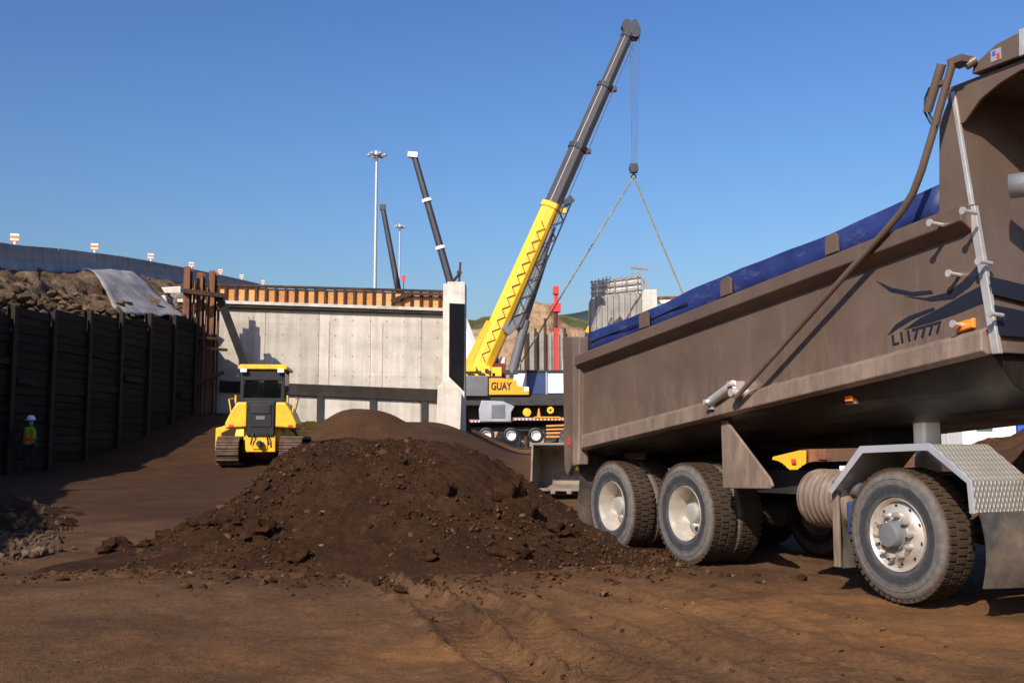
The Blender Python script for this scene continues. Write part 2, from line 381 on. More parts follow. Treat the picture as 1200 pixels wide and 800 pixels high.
PX = [(-5.2, -.3), (-4.6, .03), (-4.0, .17), (-3.5, .62), (-3.0, 1.08), (-2.5, 1.24), (-1.6, 1.28), (-.85, 1.24), (-.4, 1.04), (-.05, .84), (.35, .58), (1.0, .27), (1.5, .09), (2.1, -.05), (2.4, -.3)]
PY = [(9.0, -.25), (10.05, .0), (10.5, .15), (12.3, .80), (13.4, .98), (14.2, 1.0), (15.2, .86), (17.0, .25), (18.2, 0), (19, -.2)]
def pile_fn(x, y):
    wx = x + .25 * fbm(x, y, .8, 2, 3); wy = y + .3 * fbm(x, y, .7, 2, 8) + .18 * abs(x + 1.2) * (1 if y < 14 else -1) * -.55
    a, b = interp(PX, wx), interp(PY, wy)
    h = a * b if (a > 0 and b > 0) else min(a, b)
    k = sst(-.05, .25, h)
    h += k * (.055 * fbm(x, y, 1.3, 3, 2) + .045 * fbm(x, y, 4.0, 5, 4) + .03 * fbm(x, y, 11, 3, 7))
    v = N.voronoi(Vector((x * 5.2, y * 5.2, .3 * x)))[0]; h += k * .028 * (v[1] - v[0]) * 1.4; v3 = N.voronoi(Vector((x * 11, y * 11, 2.3)))[0]; h += k * .055 * (v3[1] - v3[0])
    v2 = N.noise(Vector((x * 14, y * 14, 3))); h += k * .022 * v2
    return h
heap('dirt_pile', M['pile_soil'], (-5.4, 2.4), (9.0, 19), .034, pile_fn, 'large heap of dark brown loose soil in the foreground beside the dump truck')
def cone(cx, cy, rx, ry, h, sharp=1.0, rough=.08, seed=0, sc=1.0):
    def f(x, y):
        r = math.hypot((x - cx) / rx, (y - cy) / ry); r += .12 * fbm(x, y, .45, 2, seed)
        z = h * (1 - sst(0, 1, r) ** sharp) if r < 1 else -(r - 1) * h * .5
        return z + (rough * fbm(x, y, sc, 4, seed + 1) if z > 0 else 0)
    return f
heap('dirt_pile', M['smooth_soil'], (-9.5, -1.6), (38, 47.5), .12, cone(-6.45, 42.8, 3.3, 4.0, 1.02, 1, .04, 11), 'smooth rounded heap of brown soil behind the bulldozer against the concrete wall')
heap('dirt_pile', M['pile_soil'], (-14.4, -5.6), (10.5, 21), .09, cone(-10.9, 15.6, 4.2, 4.6, 1.6, 1, .22, 21, 1.1), 'shaded dark heap of dirt at the left edge below the retaining wall')
heap('dirt_pile', M['smooth_soil'], (9.5, 24), (23, 38), .16, cone(16.8, 30, 5.6, 6, 1.75, 1, .18, 31, .8), 'long brown dirt heap seen beneath the raised front of the dump bed')
heap('dirt_pile', M['bank_soil'], (.2, 4.6), (26, 36), .1, cone(2.6, 31, 1.9, 4, .62, 1, .2, 41, 1.2), 'low pale bank of rubble behind the steel loader bucket')
# loose crumbs (nobody could count them) and the big clods one can tell apart
def pz(x, y): return gz(x, y) + max(0, pile_fn(x, y))
cl = MB()
for k in range(13000):
    if k < 1500 or k >= 4200:
        x = random.uniform(-4.6, 1.9); y = random.uniform(9.5, 14.6)
        if pile_fn(x, y) < -.12: continue
    elif k < 2100:
        x = random.gauss(-1.3, 2.3); y = 9.8 - abs(random.gauss(0, .55)) + .12 * abs(x + 1.3)
    elif k < 2350:
        x = random.uniform(-7, 7); y = random.uniform(4.8, 16)
    else:
        (x0, y0), (x1, y1), w_, _ = random.choice(RUTS[:2] + RUTS[:2] + RUTS); tt = random.uniform(-.05, 1.1); y = lerp(y0, y1, tt); x = lerp(x0, x1, tt) + .12 * math.sin(y * .9) + random.choice((-1, 1)) * w_ * random.gauss(1.35, .18)
        if N.noise(Vector((x * 2, y * 2, 4))) < -.1: continue
    r = min(.07, .009 + random.expovariate(1 / .0105)) * (1 if k < 2100 else .4 if k < 2350 else .5)
    cl.blob((x, y, pz(x, y) + .02 * fbm(x, y, 2.2, 3, 5) + .05 * fbm(x, y, .5, 3) + r * .1), r, 1, .45, sq=(1, random.uniform(.7, 1.1), random.uniform(.6, .9)))
tag(cl.build('soil_crumbs', M['crumb_soil'], smooth=50), 'loose crumbs of dark soil scattered over and around the heap', kind='stuff')
gr = MB()
for k in range(800):
    t_ = random.random(); px = random.gauss(36, 20); py = random.gauss(632, 13) - (px - 45) * .05
    r_ = ray(px, py); q = Vector((0, 0, CAM_H)) + r_ * ((gz(-6, 13) - CAM_H) / r_.z)
    if q.y > 18 or q.y < 10 or q.x > -5.3: continue
    hz = max(0, cone(-10.9, 15.6, 4.2, 4.6, 1.6, 1, .22, 21, 1.1)(q.x, q.y))
    if hz > .30: continue
    r = .010 + random.expovariate(1 / .016); r = min(r, .085)
    gr.blob((q.x, q.y, gz(q.x, q.y) + hz + r * .3), r, 1, .4)
tag(gr.build('gravel', M['gravel'], smooth=40), 'pale gravel and broken stones at the foot of the left dirt heap', kind='stuff')
def on_ground(px, py):
    r_ = ray(px, py); return Vector((0, 0, CAM_H)) + r_ * (-CAM_H / r_.z)
for px, py, r, lab in [(133, 648, .13, 'leftmost dark clod of earth lying apart from the heap'), (192, 641, .08, None), (170, 650, .06, None), (233, 655, .10, None), (247, 640, .08, None), (262, 657, .11, None), (214, 652, .07, None), (300, 660, .13, None), (345, 668, .10, None), (600, 664, .13, None), (650, 655, .11, None), (500, 668, .09, None)]:
    q = on_ground(px, py); m = MB(); m.blob((0, 0, 0), r, 3, .5, sq=(1.35, 1, .75)); 
    o = m.build('soil_clod', M['pile_soil'], smooth=60, loc=(q.x, q.y, pz(q.x, q.y) + r * .35))
    tag(o, lab or 'fist sized to head sized dark soil clod lying along the foot of the heap', 'soil clod', 'clods along the foot of the heap' if not lab else None)
for px, py, y, r, lab in [(594, 612, 12.0, .20, 'largest boulder of packed soil on the right flank of the heap'), (617, 616, 11.9, .14, 'second packed lump right of the largest boulder on the heap'), (520, 598, 11.6, .13, 'lump of soil near the middle of the heap face')]:
    q = at(px, py, y); m = MB(); m.blob((0, 0, 0), r, 3, .4, sq=(1, 1, 1.05)); tag(m.build('soil_boulder', M['pile_soil'], smooth=60, loc=(q.x, q.y, pz(q.x, q.y) + r * .25)), lab, 'soil lump')

# ------------------------------------------------------------------ dump truck  (local x = forward, y = left, visible side y < 0)
TH = .443; Fv = Vector((math.sin(TH), -math.cos(TH), 0)); Lv = Vector((math.cos(TH), math.sin(TH), 0)); O = Vector((2.8772, 11.3324, 0))
def uz(px, py, yl):
    r_ = ray(px, py); p0 = Vector((0, 0, CAM_H)); t_ = (yl - (p0 - O).dot(Lv)) / r_.dot(Lv); p = p0 + r_ * t_
    return ((p - O).dot(Fv), p.z)
truck = tag(empty('dump_truck', O, TH - PI / 2), 'brown grey dump truck with raised box and blue tarp filling the right side', 'dump truck')
TP, DP, DS = M['truck_paint'], M['dusty_paint'], M['dark_steel']
SIDE = -1.28
def ln(u): return 1.18 + (u + 1.9) * (.70 / 5.87)        # bed bottom edge
def lt(u): return 2.37 + (u + 1.95) * (.61 / 5.5)        # bed top edge
bed = MB()                                               # tub: side walls, belly, floor
for sgn in (-1, 1):
    bed.prism([(-1.98, ln(-1.98)), (3.93, ln(3.93)), (3.80, lt(3.80)), (-1.98, lt(-1.98))], sgn * 1.28, sgn * 1.23)
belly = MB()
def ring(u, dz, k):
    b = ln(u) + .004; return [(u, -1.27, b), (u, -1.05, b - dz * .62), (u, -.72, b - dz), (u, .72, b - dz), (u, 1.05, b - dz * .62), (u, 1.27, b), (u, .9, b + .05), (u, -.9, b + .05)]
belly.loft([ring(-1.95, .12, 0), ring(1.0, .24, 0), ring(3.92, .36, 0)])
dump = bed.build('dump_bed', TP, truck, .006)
belly.build('bed_floor', M['belly_shade'], dump, .008)
MB().loft([[(u, yy, zz) for yy, zz in ((-.45, z0), (-.45, z1), (.45, z1), (.45, z0))] for u, z0, z1 in ((-1.9, .96, 1.06), (-.62, .96, 1.12), (-.55, 1.10, 1.13), (0, 1.19, 1.22), (1.9, 1.22, 1.40))]).build('hoist_frame', DS, dump, .01)
for sgn in (-1, 1):
    r1 = MB(); r2 = MB()
    r1.loft([[(u, sgn * 1.27, ln(u) + .20), (u, sgn * 1.34, ln(u) + .165), (u, sgn * 1.345, ln(u) + .02), (u, sgn * 1.27, ln(u) - .01)] for u in (-1.95, 3.90)])
    r2.loft([[(u, sgn * 1.27, lt(u) - .03), (u, sgn * 1.40, lt(u) - .045), (u, sgn * 1.40, lt(u) - .165), (u, sgn * 1.27, lt(u) - .24)] for u in (-1.98, 3.82)])
    r1.build('bottom_rail', DP, dump, .012); r2.build('top_rail', TP, dump, .01)
for sgn in (-1, 1): MB().prism([(-2.13, 2.58), (-1.94, 2.56), (-1.98, 1.0), (-2.13, .98)], sgn * 1.35, sgn * 1.21).build('corner_post', DP, dump, .012)
tg = MB(); tg.prism([(-2.42, 2.60), (-2.14, 2.58), (-2.14, 1.06), (-2.30, .86), (-2.38, .93)], -1.33, -1.25).prism([(-2.42, 2.60), (-2.14, 2.58), (-2.14, 1.06), (-2.30, .86), (-2.38, .93)], 1.25, 1.33)
tg.prism([(-2.30, 2.5), (-2.16, 2.5), (-2.16, 1.05), (-2.30, 1.0)], -1.245, 1.245)
for z in (1.3, 1.75, 2.2): tg.box((-2.33, 0, z), (.06, 2.3, .1))
tgo = tg.build('tailgate', TP, truck, .01)
MB().box((-2.25, -1.337, 1.28), (.05, .012, .10)).build('tail_reflector', M['red'], tgo, .004)
# headboard (leans back with the box), corner trim, canopy
def hx(z): return 3.97 - .1357 * (z - 1.88)
hb = MB(); hb.prism([(hx(1.88), 1.88), (hx(3.87), 3.87), (hx(3.87) - .07, 3.87), (hx(1.88) - .07, 1.88)], -1.275, 1.275)
hb.prism([(3.52, 2.95), (3.56, 3.66), (3.69, 3.862), (hx(3.6) - .005, 3.6), (hx(2.9) - .005, 2.9)], -1.285, -1.24).prism([(3.52, 2.95), (3.56, 3.66), (3.69, 3.862), (hx(3.6) - .005, 3.6), (hx(2.9) - .005, 2.9)], 1.24, 1.285)
for yl in (-.55, .55): hb.prism([(hx(1.95) + .06, 1.95), (hx(3.6) + .06, 3.6), (hx(3.6), 3.6), (hx(1.95), 1.95)], yl - .08, yl + .08)
hbo = hb.build('headboard', TP, dump, .006)
for sgn in (-1, 1):
    tr_ = MB()
    tr_.prism([(hx(2.97) + .012, 2.97), (hx(3.86) + .012, 3.86), (hx(3.86) - .022, 3.86), (hx(2.97) - .022, 2.97)], sgn * 1.292, sgn * 1.262)
    tr_.prism([(hx(1.87) + .03, 1.87), (hx(2.96) + .03, 2.96), (hx(2.96) - .035, 2.96), (hx(1.87) - .035, 1.87)], sgn * 1.295, sgn * 1.255)
    tr_.build('corner_trim', M['alu'], dump, .004)
cn = MB(); cn.box((4.41, 0, 3.893), (1.56, 2.50, .05))
for sgn in (-1, 1): cn.prism([(3.70, 3.875), (5.18, 3.875), (5.18, 3.85), (4.6, 3.845), (4.27, 3.83), (4.1, 3.795), (3.93, 3.73), (3.78, 3.60), (3.735, 3.60)], sgn * 1.28, sgn * 1.25)
for u in (4.2, 4.7, 5.1): cn.box((u, 0, 3.86), (.06, 2.4, .05))
cno = cn.build('cab_canopy', TP, truck, .005)
# tarp roller housing on the canopy
th_ = MB(); th_.prism([(3.885, 3.93), (4.30, 3.925), (4.32, 4.10), (4.10, 4.08), (3.90, 3.99)], -1.30, 1.28)
tho = th_.build('tarp_housing', TP, truck, .008)
MB().prism([(4.29, 3.92), (4.335, 3.92), (4.345, 4.11), (4.30, 4.11)], -1.312, -1.28).build('end_trim', M['alu'], tho, .003)
dc = MB(); dc.box((4.10, -1.303, 4.0), (.085, .004, .085)); dco = dc.build('sticker', M['box_grey'], tho)
MB().box((4.085, -1.306, 4.015), (.03, .004, .03)).build('sticker_mark', M['blue'], tho); MB().box((4.12, -1.306, 3.985), (.025, .004, .04)).build('sticker_mark', M['red'], tho)
# blue tarp pulled over the load: skirt above the top rail and a crowned sheet across the box
tp = MB(); rows = []
us = np.linspace(-1.93, 3.50, 46)
for u in us:
    b = lt(u) - .05; hgt = .275 + .015 * math.sin(u * 2.1) + .012 * N.noise(Vector((u * 2, 0, 0))); wv = .012 * math.sin(u * 5) ; r_ = []
    sec = [(-1.235, 0), (-1.238 + wv, .55), (-1.225, 1.0), (-1.05, 1.22), (-.6, 1.55), (0, 1.75), (.6, 1.55), (1.05, 1.22), (1.225, 1.0), (1.238 - wv, .55), (1.235, 0)]
    rows.append([(u, yy, b + hgt * k) for yy, k in sec])
tp.loft(rows, closed=False, caps=False)
tpo = tp.build('tarp', M['tarp_blue'], truck, smooth=40); sm = tpo.modifiers.new('thick', 'SOLIDIFY'); sm.thickness = .008
tb = MB(); tb.tube([(u, -1.252, lt(u) + .012 + .085 + .01 * math.sin(u * 3)) for u in np.linspace(-1.85, .2, 14)], .008, 6); tb.build('tarp_rope', M['black'], tpo)
for px, py, w_, h_ in [(974, 296, .15, .18), (850, 346, .17, .19), (754, 385, .19, .19)]:
    u, z = uz(px, py, -1.3); b = lt(u); MB().prism([(u - w_ / 2, b), (u + w_ / 2, b + .015), (u + w_ / 2, b + h_ - .03), (u + w_ * .25, b + h_), (u - w_ * .3, b + h_ - .015), (u - w_ / 2, b + h_ - .05)], -1.30, -1.272).build('stake_tab', TP, dump, .004)
# tarp arm with spring hinge
AY = -1.43
ar = MB(); pts = [(862, 466), (900, 424), (950, 368), (1000, 312), (1040, 268), (1058, 246), (1070, 226), (1080, 200), (1092, 160), (1106, 110), (1117, 72)]
ar.tube([(uz(px, py, AY)[0], AY, uz(px, py, AY)[1]) for px, py in pts], [.024, .025, .026, .027, .028, .029, .029, .029, .029, .029, .029], 10)
a1 = uz(1117, 72, AY); ar.box((a1[0] + .02, -1.38, a1[1]), (.13, .13, .05)); ar.tube([(a1[0] + .05, -1.36, a1[1] - .04), (3.93, -1.31, 4.02)], .035, 8)
aro = ar.build('tarp_arm', TP, truck, smooth=50)
b2 = MB(); p0, p1 = uz(1106, 76, AY), uz(1089, 132, AY); b2.tube([(p0[0], AY - .02, p0[1]), (p1[0], AY - .02, p1[1])], .034, 10); q = uz(1099, 100, AY); b2.box((q[0] + .03, AY, q[1]), (.14, .05, .03)); b2.build('spring_tube', TP, aro, smooth=50)
hs = MB()
for off in (0, .03): hs.tube([(uz(px, py, AY)[0] + off, AY - .01, uz(px, py, AY)[1]) for px, py in [(1098, 98), (1090, 104), (1085, 116), (1085, 132), (1090, 142), (1096, 150)]], .008, 6)
build_each(hs, 'hydraulic_hose', M['black'], aro)
sp = MB(); s0, s1 = uz(832, 471, -1.38), uz(860, 450, -1.38); sp.tube([(s0[0], -1.38, s0[1]), (s1[0], -1.38, s1[1])], .045, 12)
for q in (s0, s1): sp.tube([(q[0], -1.45, q[1]), (q[0], -1.27, q[1])], .025, 8); sp.box((q[0], -1.33, q[1] - .02), (.06, .10, .1))
q = uz(866, 460, -1.38); sp.tube([(q[0], -1.48, q[1]), (q[0], -1.27, q[1])], .04, 10)
sp.build('arm_hinge', M['alu'], aro, smooth=40)
# tie-down hooks, marks, number and lamps on the visible side
for px, py in [(1129, 249), (1090, 263), (1147, 308), (1112, 322), (1160, 369), (1117, 381)]:
    u, z = uz(px + 8, py, SIDE); yk = -1.40 if py < 270 else -1.275; u, z = uz(px + 8, py, yk - .05); k = MB(); k.tube([(u, yk + .01, z), (u, yk - .12, z + .006)], .016, 8); k.lathe([(.0, 0), (.028, .0), (.028, .012), (0, .012)], 10, 'y', (u, yk - .13, z + .006)); k.build('tie_hook', M['alu'], dump, smooth=40)
def decal(name, pxs, yl, mat):
    P = [uz(px, py, SIDE) for px, py in pxs]; return MB().prism(P, yl - .003, yl).build(name, mat, dump)
MARK = simple('mark_navy', (.012, .013, .022), .45, 0, .4, .1)
decal('stripe_mark', [(1027, 329), (1045, 337), (1070, 342), (1092, 340), (1094, 344), (1070, 347), (1044, 342)], SIDE - .001, MARK)
decal('stripe_mark', [(1060, 347), (1085, 349), (1110, 343), (1128, 330), (1145, 312), (1150, 318), (1138, 335), (1118, 350), (1092, 353)], SIDE - .001, MARK)
decal('stripe_mark', [(1040, 393), (1050, 380), (1066, 370), (1094, 360), (1096, 363), (1070, 374), (1054, 384)], SIDE - .001, MARK)
decal('stripe_mark', [(1060, 386), (1078, 373), (1100, 362), (1130, 345), (1155, 332), (1161, 333), (1161, 356), (1150, 356), (1118, 369), (1090, 378)], SIDE - .001, MARK)
sw = MB()
fr = lambda z: hx(z) + .033
for z0, z1, z2, z3 in ((2.43, 2.30, 2.36, 2.22), (2.22, 2.00, 2.16, 1.99)):
    sw.add([(fr(z0), -1.272, z0), (fr(z1), -1.272, z1), (fr(z3), -.62, z3), (fr(z2), -.62, z2)], [(0, 1, 2, 3)])
build_each(sw, 'stripe_mark', MARK, dump)
TT = math.atan(.70 / 5.87)
u, z = uz(1048, 411, SIDE - .003)
text_mesh('registration_number', 'L117777', .118, MARK, dump, (u - .02, SIDE - .004, z + .045), (PI / 2, -TT, 0), .003, 1.22)
def lamp(px, py):
    u, z = uz(px, py, SIDE - .02); o = MB().loft([[(u - .08 * k, SIDE - dy_, z - .035 * k - .01), (u + .08 * k, SIDE - dy_, z - .035 * k + .01), (u + .08 * k, SIDE - dy_, z + .035 * k + .01), (u - .08 * k, SIDE - dy_, z + .035 * k - .01)] for k, dy_ in ((1, .001), (1, .02), (.8, .032))]).build('marker_lamp', M['reflector'], dump, .004); return o
lamp(1131, 381)
u, z = uz(984, 467, -1.3); MB().box((u, -1.16, z), (.13, .05, .09)).build('lamp_holder', DP, dump, .01); MB().box((u, -1.195, z + .005), (.085, .03, .05)).build('marker_lamp', M['reflector'], dump, .008)
# chassis
ch = MB()
for yl in (-.42, .42): ch.loft([[(u, yl - .05, zt), (u, yl + .05, zt), (u, yl + .05, zt - .24), (u, yl - .05, zt - .24)] for u, zt in ((-2.1, .90), (.5, .98), (7.2, 1.0))])
for u in (-2.0, -.74, 1.2, 2.4, 3.9, 5.4, 6.9): ch.box((u, 0, .80), (.12, .8, .16))
for u in (-1.474, 0, 2.895): ch.tube([(u, -.95, .525), (u, -.3, .525), (u, 0, .54), (u, .3, .525), (u, .95, .525)], [.08, .1, .2, .1, .08], 12)
ch.tube([(-.9, 0, .62), (2.8, 0, .72), (5, 0, .75)], .06, 10)
ch.tube([(1.3, 0, .95), (1.8, 0, 1.36)], .1, 12)
for sgn in (-1, 1): ch.bar((-1.5, sgn * .5, .70), (0.0, sgn * .5, .70), .09, .14); ch.box((-.74, sgn * .5, .76), (.35, .12, .25))
ch.build('chassis_frame', DS, truck, .01)
# wheels
def tyre_mesh():
    m = MB(); R_ = .525; w_ = .14
    m.lathe([(.288, -.118), (.30, -.135), (.36, -.147), (.43, -.148), (.485, -.136), (.510, -.118), (.517, -.10), (.517, .10), (.510, .118), (.485, .136), (.43, .148), (.36, .147), (.30, .135), (.288, .118)], 64)
    for k in range(52):
        a = 2 * PI * k / 52; rot = Matrix.Rotation(-a, 3, 'Y')
        for sgn in (-1, 1):
            b = rot @ Matrix.Rotation(.25 * sgn, 3, 'X')
            m.box(rot @ Vector((.514, sgn * .095, 0)), (.026, .062, .042), rot); 
        m.box(rot @ Matrix.Rotation(.05, 3, 'Y') @ Vector((.516, .0, 0)), (.020, .085, .04), rot)
    for rr in (.44, .395): m.lathe([(rr - .004, -.147), (rr, -.1515), (rr + .004, -.147)], 64)
    return m
def rim_dual():
    m = MB(); m.lathe([(.292, -.115), (.286, -.136), (.278, -.132), (.268, -.10), (.262, -.02), (.256, .09), (.23, .105), (.17, .095), (.12, .09), (.112, .02), (.105, -.03), (.085, -.04), (.0, -.04)], 40)
    return m
def rim_single():
    m = MB(); m.lathe([(.292, -.115), (.286, -.136), (.276, -.13), (.266, -.11), (.258, -.085), (.232, -.098), (.20, -.125), (.17, -.135), (.125, -.137), (.12, -.15)], 48)
    return m
def wheel(u, yl, rz, single):
    we = empty('wheel', (u, yl, .525), rz, truck)
    if 'tyre' not in WM:
        WM['tyre'] = tyre_mesh().build('tyre', M['tyre'], we, smooth=35); ty = WM['tyre']
    else:
        ty = WM['tyre'].copy(); COL.objects.link(ty); ty.parent = we
    ty.rotation_euler = (0, random.uniform(0, 6), 0)
    key = 'r1' if single else 'r2'
    if key not in WM:
        rm_ = rim_single() if single else rim_dual(); hn = MB(); hd = rm_
        for k in range(10):
            a = 2 * PI * k / 10 + .1
            if single:
                hn.lathe([(.0, -.205), (.016, -.205), (.021, -.19), (.022, -.13)], 8, 'y', (.163 * math.cos(a), 0, .163 * math.sin(a)))
                hd.lathe([(0, -.1075), (.015, -.1075)], 8, 'y', (.226 * math.cos(a + .3), 0, .226 * math.sin(a + .3)), 1)
            else:
                hn.lathe([(.0, .055), (.016, .055), (.018, .095)], 6, 'y', (.145 * math.cos(a), 0, .145 * math.sin(a)))
                if k % 2 == 0: hd.lathe([(0, .094), (.032, .094)], 12, 'y', (.205 * math.cos(a + .3), 0, .205 * math.sin(a + .3)), 1)
        WM[key] = rm_.build('rim', [M['hub_steel'], M['black']], we, smooth=35)
        WM[key + 'n'] = build_each(hn, 'wheel_nut', M['steel_shine'], we, smooth=40) if single else []
        if single:
            WM[key + 'h'] = MB().lathe([(.125, -.135), (.118, -.165), (.105, -.17), (.10, -.215), (.088, -.235), (.0, -.24)], 24).build('hub', M['crane_grey'], we, smooth=40)
        else: WM[key + 'h'] = MB().lathe([(.108, -.025), (.10, -.055), (.085, -.06), (.0, -.06)], 24).build('hub', M['alu'], we, smooth=40)
    else:
        for o_ in [WM[key], WM[key + 'h']] + WM[key + 'n']:
            c_ = o_.copy(); COL.objects.link(c_); c_.parent = we
    return we
WM = {}
for u in (0, -1.474):
    wheel(u, -1.06, 0, False); wheel(u, -.72, PI, False); wheel(u, .72, 0, False); wheel(u, 1.06, PI, False)
for u in (2.895, 6.3):
    wheel(u, -1.06, 0, True); wheel(u, 1.06, PI, True)
# splash guard, flaps, fender, tanks
MB().prism([(.70, 1.50), (.76, 1.50), (1.42, .93), (1.46, .86), (1.42, .83), (.71, .81)], -1.23, -1.20).build('splash_guard', DP, truck, .012)
for u, y0, y1, z0, z1, mt in [(-2.22, -1.22, -.58, .17, 1.0, 'rubber_flap'), (-2.22, .58, 1.22, .17, 1.0, 'rubber_flap'), (2.22, -1.20, -.72, .20, .88, 'rubber_flap'), (2.22, .72, 1.20, .20, .88, 'rubber_flap')]:
    m = MB(); m.loft([[(u + .03 * math.sin(k * 1.3), y0, lerp(z1, z0, k / 6)), (u + .03 * math.sin(k * 1.3) + .015, y0, lerp(z1, z0, k / 6)), (u + .03 * math.sin(k * 1.3) + .015, y1, lerp(z1, z0, k / 6)), (u + .03 * math.sin(k * 1.3), y1, lerp(z1, z0, k / 6))] for k in range(7)])
    m.box((u + .01, (y0 + y1) / 2, z1 + .02), (.05, y1 - y0, .05)); m.build('mud_flap', M[mt], truck, smooth=40)
for us_ in (-.75, .85, 2.3):
    MB().prism([(us_ - .012, ln(us_) + .2), (us_ + .012, ln(us_) + .2), (us_ + .012 - .13, lt(us_) - .24), (us_ - .012 - .13, lt(us_) - .24)], -1.2835, -1.27).build('weld_seam', TP, dump)
m = MB(); m.box((2.255, -1.215, .54), (.07, .03, .66)); m.build('flap_bracket', DP, truck, .008)
m = MB(); m.loft([[(3.70 + .05 * math.sin(k * .5), -1.22, lerp(.75, .21, k / 6)), (3.715 + .05 * math.sin(k * .5), -1.22, lerp(.75, .21, k / 6)), (3.72 + .11 + .05 * math.sin(k * .5), -.72, lerp(.75, .21, k / 6)), (3.70 + .11 + .05 * math.sin(k * .5), -.72, lerp(.75, .21, k / 6))] for k in range(7)])
m.build('mud_flap', M['rubber_flap'], truck, smooth=60)
for sgn in (-1, 1):
    f1 = MB(); prof = [(2.27, .86), (2.64, 1.215), (3.34, 1.235), (3.70, .97), (3.715, .745)]
    y0, y1 = (-1.27, -.66) if sgn < 0 else (.66, 1.27)
    def plate(mb, P, t_): mb.prism(P + [(x + (.0), z_ - t_) for x, z_ in reversed(P)], y0, y1)
    plate(f1, prof[:3], .022); fo = f1.build('fender', M['alu'], truck, .004)
    f2 = MB(); f2.prism([(3.34, 1.239), (3.70, .975), (3.72, .745), (3.70, .745), (3.682, .962), (3.335, 1.215)], y0, y1); f2.build('step_plate', M['diamond_plate'], fo, .004)
    e_ = MB(); yo = y0 if sgn < 0 else y1
    e_.prism([(2.25, .85), (2.63, 1.222), (3.345, 1.245), (3.712, .978), (3.73, .74), (3.685, .74), (3.672, .955), (3.325, 1.19), (2.66, 1.165), (2.29, .82)], yo - .012 * sgn * -1 - .012, yo + .012 * sgn + .0); e_.build('fender_edge', M['galv'], fo, .003)
tk = MB(); prof = []
for k in range(28):
    x = 1.70 + k * .022; prof.append((.250 + (.010 if k % 3 == 0 else 0) - (.05 if k in (0, 27) else 0), x))
tk.lathe([(0, 1.695)] + prof + [(.15, 2.31), (0, 2.315)], 36, 'x', (0, -.93, .76)); tko = tk.build('air_tank', DP, truck, smooth=30)
m = MB(); m.lathe([(0, 2.30), (.07, 2.30), (.07, 2.42), (.0, 2.42)], 16, 'x', (0, -1.06, .86)); m.build('air_dryer', M['crane_grey'], tko, smooth=30)
MB().box((2.06, -.93, 1.025), (.06, .06, .05)).build('tank_valve', M['white'], tko, .008)
m = MB(); m.box((2.34, -1.10, .62), (.06, .12, .28)); m.build('filter', M['navy'], tko, .02)
u0, z0 = uz(1066, 548, -.62); u1, z1 = uz(1090, 505, -.62)
MB().box((u0 + .11, -.52, 1.22), (.13, .20, .44)).build('hydraulic_tank', M['white'], truck, .02)
ft = MB(); ft.lathe([(0, 4.3), (.26, 4.32), (.30, 4.36), (.30, 5.25), (.26, 5.29), (0, 5.3)], 32, 'x', (0, -.92, .68)); ft.build('fuel_tank', M['alu'], truck, smooth=30)
MB().loft([[(4.06 + dx, yy, zz) for yy, zz in ((-1.22, .30), (-1.22, .44), (-.95, .56), (-.95, .30))] for dx in (0, .3)]).build('cab_step', M['alu'], truck, .008)
# exhaust stack with turned out tip
ex = MB(); ex.tube([(4.42, -.95, 1.0), (4.42, -.95, 2.8), (4.42, -.96, 2.94), (4.36, -1.0, 3.03), (4.27, -1.07, 3.06), (4.07, -1.19, 3.06)], .088, 18, caps=False)
ex.tube([(4.42, -.95, 1.2), (4.42, -.95, 2.7)], .13, 18)
exo = ex.build('exhaust_stack', M['exhaust'], truck, smooth=40); sm = exo.modifiers.new('thick', 'SOLIDIFY'); sm.thickness = .006
MB().lathe([(0, 0), (.08, 0)], 18, 'z').build('pipe_mouth', M['black'], exo, loc=(4.082, -1.183, 3.06)).rotation_euler = Vector((-.85, -.55, 0)).to_track_quat('Z', 'Y').to_euler()
# cab and hood ahead of the box (outside this frame, seen from a step aside)
cb_ = MB(); cb_.loft([[(4.65, yy * 1.0, zz) for yy, zz in ((-1.1, 1.1), (-1.1, 2.2), (-1.02, 2.75), (1.02, 2.75), (1.1, 2.2), (1.1, 1.1))], [(6.0, yy, zz) for yy, zz in ((-1.1, 1.1), (-1.1, 2.0), (-.95, 2.72), (.95, 2.72), (1.1, 2.0), (1.1, 1.1))], [(6.3, yy, zz) for yy, zz in ((-1.05, 1.1), (-1.05, 1.95), (-1.0, 2.0), (1.0, 2.0), (1.05, 1.95), (1.05, 1.1))]])
cb_.loft([[(6.25, yy, zz) for yy, zz in ((-.85, .9), (-.85, 1.8), (.85, 1.8), (.85, .9))], [(7.5, yy, zz) for yy, zz in ((-.75, .8), (-.75, 1.6), (.75, 1.6), (.75, .8))]])
cbo = cb_.build('cab', TP, truck, .03); MB().box((7.55, 0, .7), (.18, 2.3, .32)).build('bumper', M['alu'], truck, .03)
for sgn in (-1, 1): MB().box((5.35, sgn * 1.085, 2.15), (.85, .05, .5)).build('side_window', M['glass'], cbo, .02)

